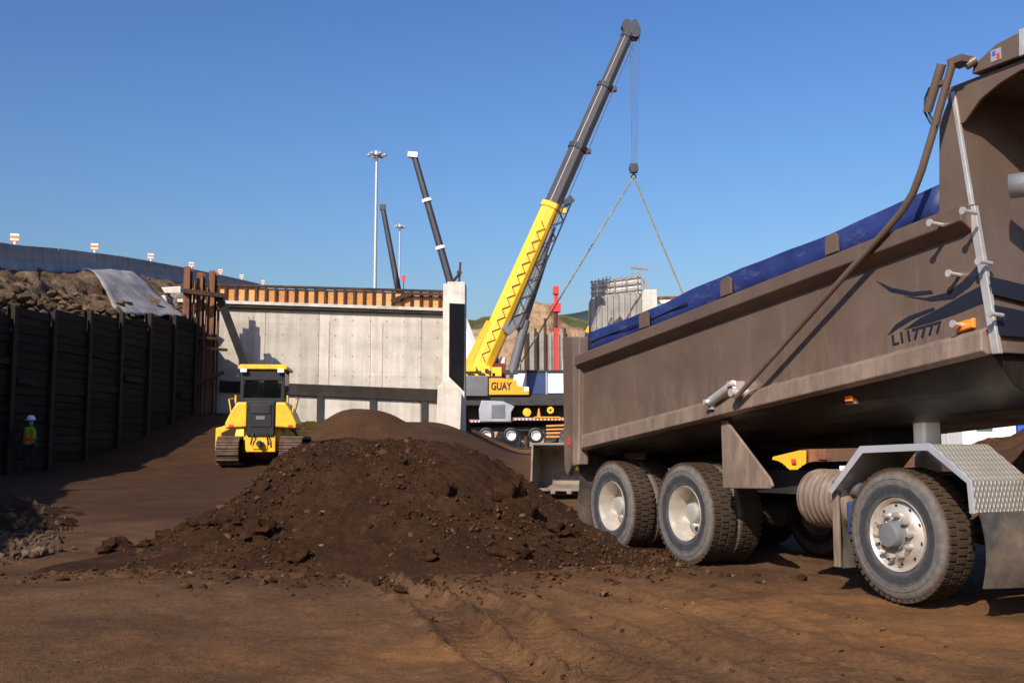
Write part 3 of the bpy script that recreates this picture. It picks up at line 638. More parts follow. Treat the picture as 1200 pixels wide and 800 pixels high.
# ------------------------------------------------------------------ bulldozer seen from behind
dz = at(309, 543, 36.5); dozer = tag(empty('bulldozer', (dz.x + .08, dz.y, gz(dz.x, dz.y) - .02), PI / 2 + .10), 'yellow bulldozer seen from behind with black cab and angled blade', 'bulldozer'); dozer.scale = (1.01,) * 3
Y, BK = M['yellow'], M['black']
for sgn in (-1, 1):
    tk = MB(); L_, r_, cy = 1.45, .42, sgn * 1.03; n_ = 44; per = 4 * L_ + 2 * PI * r_
    def tpos(s):
        s %= per
        if s < 2 * L_: return (-L_ + s, r_ * 2, 0)
        s -= 2 * L_
        if s < PI * r_: a = PI / 2 - s / r_; return (L_ + r_ * math.cos(a), r_ + r_ * math.sin(a), PI / 2 - a)
        s -= PI * r_
        if s < 2 * L_: return (L_ - s, 0, PI)
        s -= 2 * L_; a = -PI / 2 - s / r_; return (-L_ + r_ * math.cos(a), r_ + r_ * math.sin(a), PI / 2 - a)
    for k in range(n_):
        x, z, a = tpos(k * per / n_); rot = Matrix.Rotation(a, 3, 'Y')
        tk.box((x, cy, z), (per / n_ * .93, .74, .05), rot); tk.box(Vector((x, cy, z)) + rot @ Vector((0, 0, .045)), (.035, .74, .06), rot)
    tko = tk.build('track', simple('track_mud', (.12, .078, .052), .85, .1, .2, .3, 3, (.06, .034, .02), .8, 5), dozer, .006)
    ins = MB(); ins.box((0, cy, r_), (2 * L_, .34, .5))
    for x in (-L_, -.7, 0, .7, L_): ins.lathe([(0, -.22), (.34, -.22), (.34, .22), (0, .22)], 20, 'y', (x, cy, r_))
    ins.build('track_frame', M['dark_steel'], tko, .01)
bd = MB(); bd.box((0.4, 0, 1.0), (3.0, 1.25, .75)); bd.box((1.3, 0, 1.55), (1.7, 1.0, .6))
bd.build('body', Y, dozer, .05)
m = MB(); m.box((-1.32, 0, .66), (.35, 1.0, .56)); m.box((-1.515, 0, .62), (.06, .5, .3)); m.build('rear_plate', Y, dozer, .03)
for sgn in (-1, 1):
    m = MB(); m.loft([[(x, sgn * .48, 1.20 + e), (x, sgn * 1.16, 1.16 + e), (x, sgn * 1.18, 1.35), (x, sgn * 1.0, 1.75 - e), (x, sgn * .80, 2.06 - e), (x, sgn * .48, 2.06 - e)] for x, e in ((-1.5, .03), (-1.42, 0), (.4, 0))])
    fo = m.build('rear_fender', Y, dozer, .04)
    MB().box((-1.51, sgn * .98, 1.25), (.04, .14, .09)).build('tail_light', M['red'], fo, .01)
    MB().box((-1.44, sgn * .86, 2.16), (.06, .05, .26)).build('work_light', Y, fo, .01)
m = MB(); m.box((-1.46, 0, 1.50), (.22, .90, 1.18)); m.box((-1.56, 0, 1.6), (.06, .74, .8)); po = m.build('rear_panel', BK, dozer, .05)
MB().box((-1.60, 0, 1.52), (.03, .30, .13)).build('name_plate', M['crane_grey'], po, .01)
cbm = MB()
for sx in (-1.25, .25):
    for sy in (-.68, .68): cbm.box((sx, sy * (1 if sx < 0 else .95), 2.62), (.12, .12, 1.12))
cbm.box((-1.27, 0, 2.98), (.10, 1.36, .36)); cbm.box((-1.2, 0, 2.12), (.2, 1.4, .16)); cbm.box((-.5, 0, 2.1), (1.5, 1.4, .1)); cbm.box((-.4, -.2, 2.35), (.5, .5, .5)); cbm.box((-.62, -.2, 2.7), (.14, .46, .5))
cbo = cbm.build('cab', BK, dozer, .02)
gl = MB(); gl.box((-1.235, 0, 2.5), (.02, 1.22, .62))
for sy in (-.7, .7): gl.box((-.5, sy, 2.6), (1.35, .02, .95))
build_each(gl, 'cab_window', M['glass'], cbo)
MB().loft([[(x, yy * k, zz) for yy, zz in ((-.82, 3.18), (.82, 3.18), (.82, 3.28), (.72, 3.34), (-.72, 3.34), (-.82, 3.28))] for x, k in ((-1.42, 1), (.45, 1))]).build('cab_roof', Y, dozer, .02)
MB().tube([(.9, .4, 1.8), (.9, .4, 2.7)], .06, 10).build('exhaust_pipe', BK, dozer)
bl = MB(); bl.loft([[(x, yy, zz) for x, zz in ((2.45, .08), (2.62, .3), (2.55, .75), (2.75, 1.2), (2.68, 1.2), (2.45, .78), (2.50, .3))] for yy in (-1.12, 1.62)])
rotb = Matrix.Rotation(-.22, 3, 'Z'); bl.v = [tuple(rotb @ (Vector(v) - Vector((2.5, 0, 0))) + Vector((2.5, 0, 0.05))) for v in bl.v]
blo = bl.build('blade', Y, dozer, .02)
m = MB()
for sgn in (-1, 1): m.bar((-.1, sgn * 1.5, .5), (2.5, sgn * 1.5, .5), .16, .24)
build_each(m, 'push_arm', Y, dozer, bevel=.02)
m = MB(); m.loft([[(x, yy, zz) for yy, zz in P] for x, P in ((1.45, ((1.18, 1.35), (1.18, 1.55), (1.80, 1.28), (2.02, 1.22), (2.02, .42), (1.82, .42), (1.82, 1.05))), (1.65, ((1.18, 1.35), (1.18, 1.55), (1.80, 1.28), (2.02, 1.22), (2.02, .42), (1.82, .42), (1.82, 1.05))))])
m.build('blade_wing', Y, blo, .02)
m = MB(); m.box((2.2, -1.30, 1.36), (.3, .34, .3)); m.build('blade_wing', Y, blo, .02)

for sgn in (-1, 1):
    m = MB(); m.tube([(-1.35, sgn * 1.02, 1.72), (-1.35, sgn * 1.10, 2.15), (-.2, sgn * 1.10, 2.25), (-.2, sgn * 1.0, 1.8)], .022, 6); m.build('hand_rail', Y, dozer, smooth=50)
    m = MB(); m.box((-1.44, sgn * .62, 3.12), (.10, .22, .12)); m.build('roof_light', M['white'], dozer, .02)
    m = MB(); m.tube([(.9, sgn * .55, 1.5), (1.9, sgn * .75, 1.15)], .09, 8); m.tube([(1.9, sgn * .75, 1.15), (2.4, sgn * .85, .85)], .05, 8); m.build('blade_cylinder', M['crane_grey'], dozer, smooth=40)
    m = MB(); m.tube([(-1.58, sgn * .22, 1.02), (-1.66, sgn * .25, .85), (-1.60, sgn * .30, .62)], .03, 6); m.build('hydraulic_hose', BK, dozer, smooth=50)
lv = MB(); lv.box((-1.615, 0, 1.83), (.02, .62, .30))
for k in range(7): lv.box((-1.622, 0, 1.71 + k * .04), (.03, .60, .016))
lv.build('louvre', M['dark_steel'], po)
m = MB(); m.box((-1.63, 0, .66), (.16, .22, .12)); m.lathe([(0, -.10), (.07, -.10), (.07, .10), (0, .10)], 12, 'z', (-1.72, 0, .66)); m.build('tow_hitch', M['dark_steel'], dozer, .01)
m = MB(); m.tube([(-1.2, -.75, 2.35), (-1.2, -1.0, 2.45)], .015, 6); m.box((-1.2, -1.04, 2.45), (.03, .16, .26)); m.build('mirror', BK, dozer)
# ------------------------------------------------------------------ abutment wall, band, formwork
AP0, AP1 = Vector((-15.6, 49.3, 0)), Vector((-3.15, 52.0, 0)); ax = (AP1 - AP0); AL = ax.length; ax.normalize(); an = Vector((ax.y, -ax.x, 0))
A_rz = math.atan2(ax.y, ax.x); AZ = gz(-9, 50)
abut = tag(empty('concrete_wall', (AP0.x, AP0.y, 0), A_rz), 'pale concrete retaining wall with wooden formwork along its top behind the bulldozer', 'wall')
def aw(px, py, off=0):
    "pixel on the wall face -> (s along wall, z)"
    r_ = ray(px, py); p0 = Vector((0, 0, CAM_H)); pl = AP0 + an * off; t_ = (pl - p0).dot(an) / r_.dot(an); p = p0 + r_ * t_
    return (p - AP0).dot(ax), p.z
zt0, zt1 = aw(255, 360)[1], aw(520, 369)[1]
def ztop(s_): return lerp(zt0, zt1, s_ / AL)
wb = MB(); xsP = [0, 3.55, 6.15, 8.7, 11.25, AL]
for i in range(5): pm_i = 1 if i in (0, 1, 4) else 0; wb.prism([(xsP[i] + .008, 0), (xsP[i + 1] - .008, 0), (xsP[i + 1] - .008, ztop(xsP[i + 1])), (xsP[i] + .008, ztop(xsP[i]))], 0 if i % 2 else .004, 1.2, pm_i)
concrete('concrete_b', (.47, .415, .345)); wb.build('wall_body', [M['concrete'], M['concrete_b']], abut, .01)
jn = MB(); jn.box((xsP[2] + .5, -.006, 5.6), (.05, .012, 3.6)); jn.box((xsP[3] + .6, -.006, 5.6), (.04, .012, 3.6)); jn.box((xsP[1] - .6, -.006, 5.9), (.04, .012, 3.4)); jn.build('joint_strip', simple('joint_brown', (.36, .26, .17), .9), abut)
th2 = MB()
for s_ in np.arange(1.0, AL - .4, .85):
    for z in (4.7, 5.7, 6.7, 7.5): th2.box((s_ + random.uniform(-.03, .03), -.003, z), (.05, .016, .05))
th2.build('tie_holes', M['crane_grey'], abut)
a0, a1, b0, b1 = aw(258, 446), aw(517, 456.5), aw(258, 459), aw(517, 471)
band = MB(); band.prism([(a0[0], b0[1]), (AL - .25, b1[1]), (AL - .25, a1[1]), (a0[0], a0[1])], -.16, -.001); bo = band.build('steel_band', M['band_steel'], abut, .015)
for px in (318, 375, 437, 497):
    s_, z_ = aw(px, 466); MB().box((s_, -.07, z_ - 1.0), (.30, .13, 2.2)).build('band_post', M['dark_steel'], abut, .01)
lg = MB(); lg.prism([(-.6, zt0 + .0), (AL + .1, zt1 + .0), (AL + .1, zt1 + .16), (-.6, zt0 + .16)], -.22, 1.2); lg.build('ledge_shade', M['band_steel'], abut, .01)  # dark strip in place of the shadow beneath the pale board
lw = MB(); lw.prism([(-.6, zt0 + .165), (AL + .1, zt1 + .165), (AL + .1, zt1 + .32), (-.6, zt0 + .32)], -.28, .05); lw.build('ledge_board', M['concrete_light'], abut, .01)
zf0, zf1 = aw(262, 334)[1], aw(517, 341)[1]
fw = MB()
nS = 27
for i in range(nS):
    s_ = -.3 + (AL + .2) * i / nS; s2 = s_ + (AL + .2) / nS - .02; z0 = lerp(zt0, zt1, s_ / AL) + .33; z1 = lerp(zf0, zf1, s_ / AL) - .1 - random.random() * .04
    fw.box(((s_ + s2) / 2, -.02, (z0 + z1) / 2), (s2 - s_, .03, z1 - z0))
fo = fw.build('form_panel', M['form_wood'], abut)
for i in range(nS + 1):
    s_ = -.3 + (AL + .2) * i / nS; z0 = lerp(zt0, zt1, s_ / AL) + .325; z1 = lerp(zf0, zf1, s_ / AL) - .09
    MB().box((s_, -.10, (z0 + z1) / 2), (.12, .12, z1 - z0)).build('form_stud', M['rust_dark'], abut, .008)
MB().prism([(-.4, zf0 - .085), (AL + .05, zf1 - .085), (AL + .05, zf1 + .03), (-.4, zf0 + .03)], -.19, .0).build('top_rail', M['rust_dark'], abut, .01)
d0, d1, d2 = aw(458, 354), aw(478, 345), aw(518, 346); m = MB(); m.bar((d0[0], -.24, d0[1]), (d1[0], -.24, d1[1]), .08, .2); m.bar((d1[0], -.24, d1[1]), (d2[0], -.24, d2[1]), .08, .14); m.build('form_brace', M['rust_dark'], abut)
# end pier
pr = tag(empty('concrete_pier', (0, 0, 0)), 'tall narrow concrete pier with black membrane at the right end of the wall', 'pier')
q0, q1 = at(524, 330, 51.0), at(545, 330, 51.0); zb = gz(-3, 50) - 2.0
pm = MB(); pm.box(((q0.x + q1.x) / 2, 51.9, (q0.z + zb) / 2), (q1.x - q0.x, 1.8, q0.z - zb)); 
pm.prism([(q0.x - .22, q0.z - .05), (q0.x + .02, q0.z - .05), (q0.x + .02, zb), (q0.x - .22, zb)], 51.3, 52.6)
pm.shift((q0.x, 51.5, 0)); pr.location = (q0.x, 51.5, 0); pm.build('shaft', M['concrete_light'], pr, .02)
P = [at(526.5, 355, 50.95), at(544.5, 356, 50.95), at(543.5, 458, 50.95), at(526, 441, 50.95)]
mm_ = MB(); mm_.prism([(p.x, p.z) for p in P], 50.96, 50.992); mm_.shift((q0.x, 51.5, 0)); mm_.build('membrane', M['membrane'], pr)
P = [at(513, 452, 50.4), at(526, 444, 50.4), at(541, 461, 50.4), at(538.5, 530, 50.4), at(510, 530, 50.4)]
mm_ = MB(); mm_.prism([(p.x, p.z) for p in P], 50.4, 50.94); mm_.shift((q0.x, 51.5, 0)); mm_.build('footing', M['concrete'], pr, .03)
an_ = MB(); p = at(538, 331, 51.5); an_.tube([(p.x, 51.5, p.z), (p.x + .06, 51.5, p.z + 1.05)], .06, 6); an_.tube([(p.x - .35, 51.5, p.z), (p.x - .1, 51.45, p.z + .3), (p.x + .1, 51.5, p.z + .55)], .07, 6); an_.box((p.x, 51.5, p.z + .5), (.22, .15, .2)); an_.shift((q0.x, 51.5, 0)); an_.build('lifting_anchor', M['rust_dark'], pr)
# ------------------------------------------------------------------ soldier pile retaining wall on the left
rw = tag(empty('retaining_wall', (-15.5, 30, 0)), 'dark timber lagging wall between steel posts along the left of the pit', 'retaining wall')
def wx(y): return interp([(-13, -7.2), (0, -7.9), (6, -9.3), (14, -12.3), (20, -14.4), (26, -15.4), (30, -15.62)], y) if y < 30 else -15.62 + 1.35 * sst(28, 50, y)  # unseen near stretch is bent inward to throw shade on the left heap
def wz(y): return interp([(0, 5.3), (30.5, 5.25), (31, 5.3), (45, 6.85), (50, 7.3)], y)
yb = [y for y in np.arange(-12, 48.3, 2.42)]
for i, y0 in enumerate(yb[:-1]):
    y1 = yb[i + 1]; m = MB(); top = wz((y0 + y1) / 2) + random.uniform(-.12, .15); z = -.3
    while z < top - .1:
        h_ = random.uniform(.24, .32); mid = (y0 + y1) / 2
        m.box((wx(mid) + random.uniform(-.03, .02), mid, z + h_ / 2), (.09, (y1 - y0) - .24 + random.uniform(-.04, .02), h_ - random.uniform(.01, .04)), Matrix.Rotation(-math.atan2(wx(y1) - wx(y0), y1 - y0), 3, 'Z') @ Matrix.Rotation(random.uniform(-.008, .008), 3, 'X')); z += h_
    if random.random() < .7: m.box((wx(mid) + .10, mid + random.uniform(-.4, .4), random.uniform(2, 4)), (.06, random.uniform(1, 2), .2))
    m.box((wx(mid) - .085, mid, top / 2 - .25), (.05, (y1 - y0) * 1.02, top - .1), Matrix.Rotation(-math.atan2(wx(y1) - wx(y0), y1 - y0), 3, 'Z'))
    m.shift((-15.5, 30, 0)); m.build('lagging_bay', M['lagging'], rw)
for y0 in yb:
    m = MB(); top = wz(y0) + random.uniform(.05, .3); x = wx(y0)
    m.box((x + .14, y0, top / 2 - .2), (.025, .26, top + .4)); m.box((x - .10, y0, top / 2 - .2), (.025, .26, top + .4)); m.box((x + .02, y0, top / 2 - .2), (.215, .02, top + .4))
    m.shift((-15.5, 30, 0)); m.build('steel_post', M['post_dark'], rw)
# ------------------------------------------------------------------ three tall steel piles with braces
pf = tag(empty('pile_frame', (-14.4, 46.5, 0)), 'three tall rusty steel piles tied by dark cross braces left of the concrete wall', 'steel piles')
base = Vector((-14.4, 46.5, 0))
for px, top, y in [(222.5, 313, 46.2), (237.5, 320, 46.8), (251.5, 318, 47.2)]:
    p = at(px, top, y); m = MB(); w_ = .30
    m.box((p.x - .06, y - .18, p.z / 2), (w_ * .95, .03, p.z)); m.box((p.x - .06, y + .18, p.z / 2), (w_ * .95, .03, p.z)); m.box((p.x - .06, y, p.z / 2), (.03, .33, p.z))
    m.box((p.x + .20, y + .1, p.z / 2 - .2), (.10, .10, p.z - .9))
    m.shift(base); m.build('steel_pile', M['rust'], pf, .004)
def pbar(name, a, b, w_, h_, mat='rust_dark'):
    m = MB(); m.bar(at(*a), at(*b), w_, h_, (0, 1, 0)); m.shift(base); return m.build(name, M[mat], pf, .006)
pbar('cross_brace', (215, 341, 45.8), (264, 347, 46.6), .2, .36); pbar('cross_brace', (222, 395, 46), (256, 397, 46.9), .12, .14); pbar('cross_brace', (238, 408, 46), (266, 410, 46.9), .12, .12)
pbar('shadow_bar', (256, 345, 46.7), (292, 440, 48.2), .3, .36, 'dark_steel')  # dark bar standing in for a diagonal shadow on the concrete wall
pbar('cross_brace', (228, 450, 46.3), (262, 436, 46.9), .15, .2); pbar('cross_brace', (228, 386, 46.1), (240, 390, 46.5), .1, .12)
# ------------------------------------------------------------------ embankment, road barrier, markers, sheet, rubble
BP = [(-12.2, -14, 6.2), (-14.6, 8, 6.4), (-17.4, 22, 7.0)] + [tuple(at(px, py, y)) for px, py, y in [(-40, 277.5, 34.5), (0, 286, 38), (70, 291.5, 43.5), (147, 301, 52), (215, 313.5, 64), (262, 323, 80), (310, 334, 104)]]
BH = 1.05
def bpath(t_):
    "t in metres of y"
    return Vector((interp([(p[1], p[0]) for p in BP], t_), t_, interp([(p[1], p[2]) for p in BP], t_)))
def edge(t_):
    if t_ < 46: return Vector((wx(t_) - .25, t_, wz(t_) - .1))
    return Vector((interp([(46, wx(46) - .25), (49.5, -15.7), (52, -15.5), (60, -15.4), (80, -17), (104, -20)], t_), t_, interp([(46, 6.9), (49.5, zt0 - .2), (60, zt0 + .1), (80, 10.5), (104, 14)], t_)))
em = MB(); tl = list(np.arange(-13, 104, .35)); K = 26
for t_ in tl:
    a, b = edge(t_), bpath(t_); b = Vector((b.x + .25, b.y, b.z - BH))
    for k in range(K + 9):
        if k < K:
            f = k / (K - 1); p = a.lerp(b, f); prof_ = math.sin(f * PI)
            p.z += prof_ * (.10 + .40 * fbm(p.x * 1.4, t_, .35, 5, 3) + .32 * fbm(p.x, t_, 1.3, 5, 6) + .12 * fbm(p.x, t_, 3.5, 3, 8)) + (b.z - a.z) * (.12 * math.sin(f * 2 * PI) * -1)
            p.x += prof_ * .3 * fbm(p.x, t_, .8, 3, 9)
        else:
            f = k - K + 1; p = Vector((b.x - f * 1.7, b.y, b.z - .01 * f - (0 if f < 8 else 8)))
        em.v.append(tuple(p))
n_ = K + 9
for j in range(len(tl) - 1):
    for k in range(n_ - 1): em.f.append((j * n_ + k, j * n_ + k + 1, (j + 1) * n_ + k + 1, (j + 1) * n_ + k))
em.m = [0] * len(em.f); tag(em.build('embankment', M['bank_soil'], smooth=180), 'stony brown slope between the retaining wall and the road above', kind='structure')
ek = MB()
for k in range(420):
    t_ = random.uniform(30, 60); a, b = edge(t_), bpath(t_); f = random.random() * .95; p = a.lerp(Vector((b.x, b.y, b.z - BH)), f); r = .05 + random.expovariate(1 / .09); r = min(r, .42)
    ek.blob((p.x, p.y, p.z + .12), r, 1, .5, sq=(1.2, 1, .7))
tag(ek.build('slope_stones', M['bank_soil'], smooth=40), 'stones and lumps strewn over the slope below the barriers', kind='stuff')
bf = MB(); bf.add([tuple(AP0 + an * -1.25 + Vector((0, 0, zt0 - .05))), tuple(AP1 + an * -1.25 + Vector((0, 0, zt1 - .05))), (-2, 62, .2), (-2, 80, .2), (-17, 80, 10.3), (-15.6, 60, zt0)], [(0, 1, 2, 5), (2, 3, 4, 5)]); tag(bf.build('backfill', M['bank_soil']), 'earth fill behind the concrete wall', kind='structure')
tpos_, t_ = [], -10.0
while t_ < 100:
    p = bpath(t_); q = bpath(t_ + 1); st_ = 3.6 / (q - p).length; tpos_.append((t_, t_ + st_)); t_ += st_
jb = None; cnt = 0
for i, (ta, tb_) in enumerate(tpos_):
    a, b = bpath(ta), bpath(tb_); L_ = (b - a).length
    if i == 0 or jb is None:
        m = MB(); m.loft([[(x, yy, zz) for yy, zz in ((-.30, 0), (-.30, .09), (-.16, .38), (-.09, BH), (.09, BH), (.16, .38), (.30, .09), (.30, 0))] for x in (0, 3.56)]); jb = m.build('road_barrier', M['barrier_concrete'], None, .02); o = jb
    else: o = jb.copy(); COL.objects.link(o)
    dd = (b - a); o.location = (a.x, a.y, a.z - BH); o.rotation_euler = (0, -math.asin(dd.z / L_), math.atan2(dd.y, dd.x))
    tag(o, 'grey concrete road barrier segment in the row along the road above', 'barrier', 'concrete barriers along the upper road')
mk = None
for px, py, nm in [(17, 288, 'largest orange and white marker, at the left edge of the barrier row'), (110, 297, 'orange and white marker on the barrier above the grey sheet'), (177, 307, 'orange and white marker above the pale rubble'), (224, 316, 'orange marker showing behind the top of the first steel pile'), (258, 323, 'small orange marker just right of the steel piles'), (283, 328, 'next to farthest small orange marker above the formwork'), (308, 333, 'farthest tiny orange marker above the formwork')]:
    best = min(np.arange(30, 104, .2), key=lambda tt: abs(600 + F_PX * bpath(tt).x / (bpath(tt).y * _c + (bpath(tt).z - CAM_H) * _s) - px)); p = bpath(best)
    if mk is None:
        mk = empty('barrier_marker'); MB().box((0, 0, .08), (.06, .05, .22)).build('marker_post', M['white'], mk, .004)
        m = MB(); m.box((0, 0, .28), (.28, .06, .26)); pl_ = m.build('marker_panel', M['white'], mk, .01)
        m = MB(); m.box((0, 0, .29), (.286, .066, .09)); m.box((0, 0, .17), (.286, .066, .03)); m.build('marker_stripe', M['orange'], mk)
        o = mk
    else: o = copy_tree(mk)
    o.location = p - Vector((0, 0, .02)); o.rotation_euler = (0, 0, .35); o.scale = (1.15,) * 3
    tag(o, nm, 'marker', 'orange and white markers on the barriers')
# grey sheet on the slope
t = NT('sheet_grey'); t.bump(t.noise(3, 6, .6), .5, .1); M['sheet_grey'] = t.set(t.ramp(t.noise(1.4, 7, .65), [(.3, (.13, .12, .12)), (.55, (.22, .205, .20)), (.75, (.30, .265, .225))]), .75, 0, .25)
sh = MB(); rowsS = []
for i in range(17):
    f = i / 16; row = []
    for j in range(19):
        g_ = j / 18; tt = lerp(lerp(40.5, 50.8, f), lerp(40.3, 45.2, f), g_) + .4 * math.sin(g_ * 5) * (1 - f)
        tt = lerp(lerp(44.2, 50.2, f), lerp(39.3, 46.2, f), 1 - g_)
        a, b = edge(tt), bpath(tt); b = Vector((b.x + .25, b.y, b.z - BH)); h_ = lerp(.02, .88, g_)
        p = a.lerp(b, h_); p.z += math.sin(h_ * PI) * .42 + .16 + .10 * fbm(f * 5, g_ * 4, 1.0, 3, 2) - (b.z - a.z) * .10 * math.sin(h_ * 2 * PI); row.append(tuple(p))
    rowsS.append(row)
sh.loft(rowsS, closed=False, caps=False); so_ = sh.build('slope_sheet', M['sheet_grey'], smooth=180); sm = so_.modifiers.new('thick', 'SOLIDIFY'); sm.thickness = .02
tag(so_, 'grey protective sheet draped down the slope above the retaining wall', 'sheet')
for px, py, y, dx, dh, dd_, rz_, lab in [(190, 341, 52, 2.1, .30, .8, .1, 'long pale concrete slab lying highest among the rubble beside the sheet'), (184, 352, 50, 1.3, .4, .8, -.1, 'grey broken block below the pale slab'), (203, 352, 50.5, 1.1, .55, .8, .15, 'brownish broken block right of the grey one'), (187, 361, 48.5, 1.2, .22, .7, .35, 'pale plank like slab lying lowest, near the wall top'), (210, 345, 52.5, 1.0, .35, .7, -.2, 'short light block next to the steel piles'), (176, 347, 50, .6, .45, .6, .4, 'small dark stone block beside the sheet')]:
    p = at(px, py, y); m = MB(); m.box((0, 0, 0), (dx, dd_, dh)); m.v = [tuple(Vector(v) + Vector((random.uniform(-.06, .06), random.uniform(-.06, .06), random.uniform(-.05, .05)))) for v in m.v]
    o = m.build('concrete_rubble', M['concrete_light'] if 'pale' in lab or 'light' in lab else M['rock'], None, .03, loc=(p.x, p.y, p.z)); o.rotation_euler = (.05, -.06, rz_); tag(o, lab, 'rubble', 'broken concrete on the slope')

# ------------------------------------------------------------------ main mobile crane
CY = 90.0; P0 = at(600, 520, CY); CB = Vector((P0.x, CY, gz(0, CY)))
crane = tag(empty('mobile_crane', CB), 'yellow and grey mobile crane with its long boom raised beside the concrete pier', 'crane')
def C(px, py, dy=0): return at(px, py, CY + dy)
def cpart(name, mb, mat, parent=crane, bevel=.03, smooth=None, each=False):
    mb.shift(CB); return build_each(mb, name, mat, parent, bevel=bevel, smooth=smooth) if each else mb.build(name, mat, parent, bevel, smooth)
def boomsec(mb, a, b, wa, wb_, n=8, ph=PI / 8, mi=0):
    a, b = Vector(a), Vector(b); x = (b - a).normalized(); y = Vector((0, 1, 0)); y = (y - x * y.dot(x)).normalized(); z = x.cross(y)
    mb.loft([[p + (z * math.cos(t_) * w_ * .54 + y * math.sin(t_) * w_ * .46) for t_ in [ph + 2 * PI * k / n for k in range(n)]] for p, w_ in ((a, wa), (b, wb_))], mi=mi)
B0, B1 = C(556, 446, 0), C(735.5, 42, 2)
def bl_(t_): return B0.lerp(B1, t_)
def tpx(py): return (446 - py) / (446 - 42)
secs = [(tpx(440), tpx(248), 1.95, 1.72, 'crane_yellow'), (tpx(252), tpx(178), 1.56, 1.52, 'boom_grey'), (tpx(182), tpx(104), 1.36, 1.30, 'boom_grey'), (tpx(108), tpx(42), 1.12, 1.06, 'boom_grey')]
for i, (ta, tb_, wa, wb_, mt) in enumerate(secs):
    m = MB(); boomsec(m, bl_(ta), bl_(tb_), wa, wb_); so_ = cpart('boom_section', m, M[mt], bevel=.05)
    m = MB(); boomsec(m, bl_(tb_ - .008), bl_(tb_ + .006), wb_ * 1.16, wb_ * 1.16); e = bl_(tb_) ; m.box((e.x + wb_ * .62, e.y, e.z - wb_ * .25), (.5, .5, .4)); cpart('boom_collar', m, M['boom_dark'] if i else M['crane_yellow'], so_)
    if i == 0:
        ax_ = (B1 - B0).normalized(); up_ = ax_.cross(Vector((0, 1, 0))).normalized()
        m = MB(); 
        for k in range(26):
            t_ = lerp(tpx(425), tpx(262), k / 26); zz_ = (zz_ if k else []) + [bl_(t_) + up_ * (.30 if k % 2 else -.25) + Vector((0, -.86, 0))]
        m.tube(zz_, .05, 5)
        cpart('boom_lacing', m, M['rust'], so_, 0)
        m = MB(); boomsec(m, bl_(tpx(438)) + up_ * .7, bl_(tpx(385)) + up_ * .55, 1.5, 1.3); cpart('boom_foot', m, M['deep_yellow'], so_, .03)
m = MB()
for o_ in (-.25, .25): m.tube([bl_(.03) - up_ * 1.0 + Vector((0, o_, 0)), bl_(tpx(250)) - up_ * 1.05 + Vector((0, o_, 0)), bl_(.985) - up_ * .75 + Vector((0, o_, 0))], .03, 5)
cpart('boom_rope', m, M['cable'], bevel=0, each=True)
m = MB(); hd = C(739, 34, 2); m.box(hd, (1.5, .9, 1.1), Matrix.Rotation(-.4, 3, 'Y')); m.lathe([(0, -.5), (.5, -.5), (.5, .5), (0, .5)], 16, 'y', tuple(C(744, 40, 2))); m.lathe([(0, -.4), (.36, -.4), (.36, .4), (0, .4)], 16, 'y', tuple(C(734, 28, 2))); cpart('boom_head', m, M['boom_dark'])
# stowed lattice jib under the boom
m = MB(); J0, J1 = C(601, 385, -.8), C(664, 236, -2)
jx = (J1 - J0).normalized(); jn_ = jx.cross(Vector((0, 1, 0))).normalized()
cor = [(-.42, -.3), (.42, -.3), (.42, .3), (-.42, .3)]
for a, b in cor: m.tube([J0 + jn_ * a + Vector((0, b, 0)), J1 + jn_ * a + Vector((0, b, 0))], .065, 6)
L_ = (J1 - J0).length; nb = 14
for k in range(nb):
    for b in (-.3, .3):
        p = J0 + jx * (L_ * k / nb); q = J0 + jx * (L_ * (k + 1) / nb); s_ = 1 if k % 2 else -1
        m.tube([p + jn_ * .42 * s_ + Vector((0, b, 0)), q - jn_ * .42 * s_ + Vector((0, b, 0))], .045, 5)
m.bar(C(661, 240, -2), C(671, 232, -2), .3, .6); cpart('stowed_jib', m, M['boom_dark'], bevel=0)
m = MB(); m.bar(C(592, 389, -.9), C(610, 371, -.9), .5, .9); m.tube([C(609, 384, -.9), C(648, 266, -1.3)], .28, 10); cpart('jib_bracket', m, M['crane_grey'])
m = MB(); m.tube([C(600, 437, -.6), C(616, 375, -.6)], .42, 12); m.tube([C(616, 375, -.6), C(640, 300, -.8)], .25, 12); cpart('lift_cylinder', m, M['crane_grey'], smooth=40, bevel=0)
# superstructure, counterweight, carrier
def cbox(x0, y0, x1, y1, dy, dep):
    a, b = C(x0, y0, dy), C(x1, y1, dy); m = MB(); m.box(((a.x + b.x) / 2, CY + dy + dep / 2, (a.z + b.z) / 2), (abs(b.x - a.x), dep, abs(a.z - b.z))); return m
cw = cpart('counterweight', cbox(536, 440, 572, 464, -1.7, 3.2), M['crane_grey'], bevel=.08)
m = MB(); p = [C(573, 462.5, -1.5), C(620, 462.5, -1.5), C(620, 453, -1.5), C(606, 452, -1.5), C(605, 445.5, -1.5), C(588, 443, -1.5), C(573, 443, -1.5)]
m.prism([(q.x, q.z) for q in p], CY - 1.5, CY + 1.2); ydk = cpart('upper_deck', m, M['deep_yellow'], bevel=.06)
q = C(575.5, 456.5, -1.52); tx = text_mesh('lettering', 'GUAY', .92, M['black'], ydk, (q.x - CB.x, q.y - CB.y, q.z - CB.z), (PI / 2, 0, 0), .03, .70)
MB().box((C(617, 456, -1.52).x - CB.x, -1.53, C(617, 456, -1.52).z - CB.z), (.4, .05, .4)).build('work_lamp', M['white'], ydk, .03)
m = cbox(541, 428.5, 575, 441, -1.4, 2.4); m.box(C(582, 436, -1), (.9, 1.2, .8)); m.box(C(552, 432, -1.5), (.9, .3, .5)); yf = cpart('boom_cradle', m, M['crane_yellow'], bevel=.06)
m = MB()
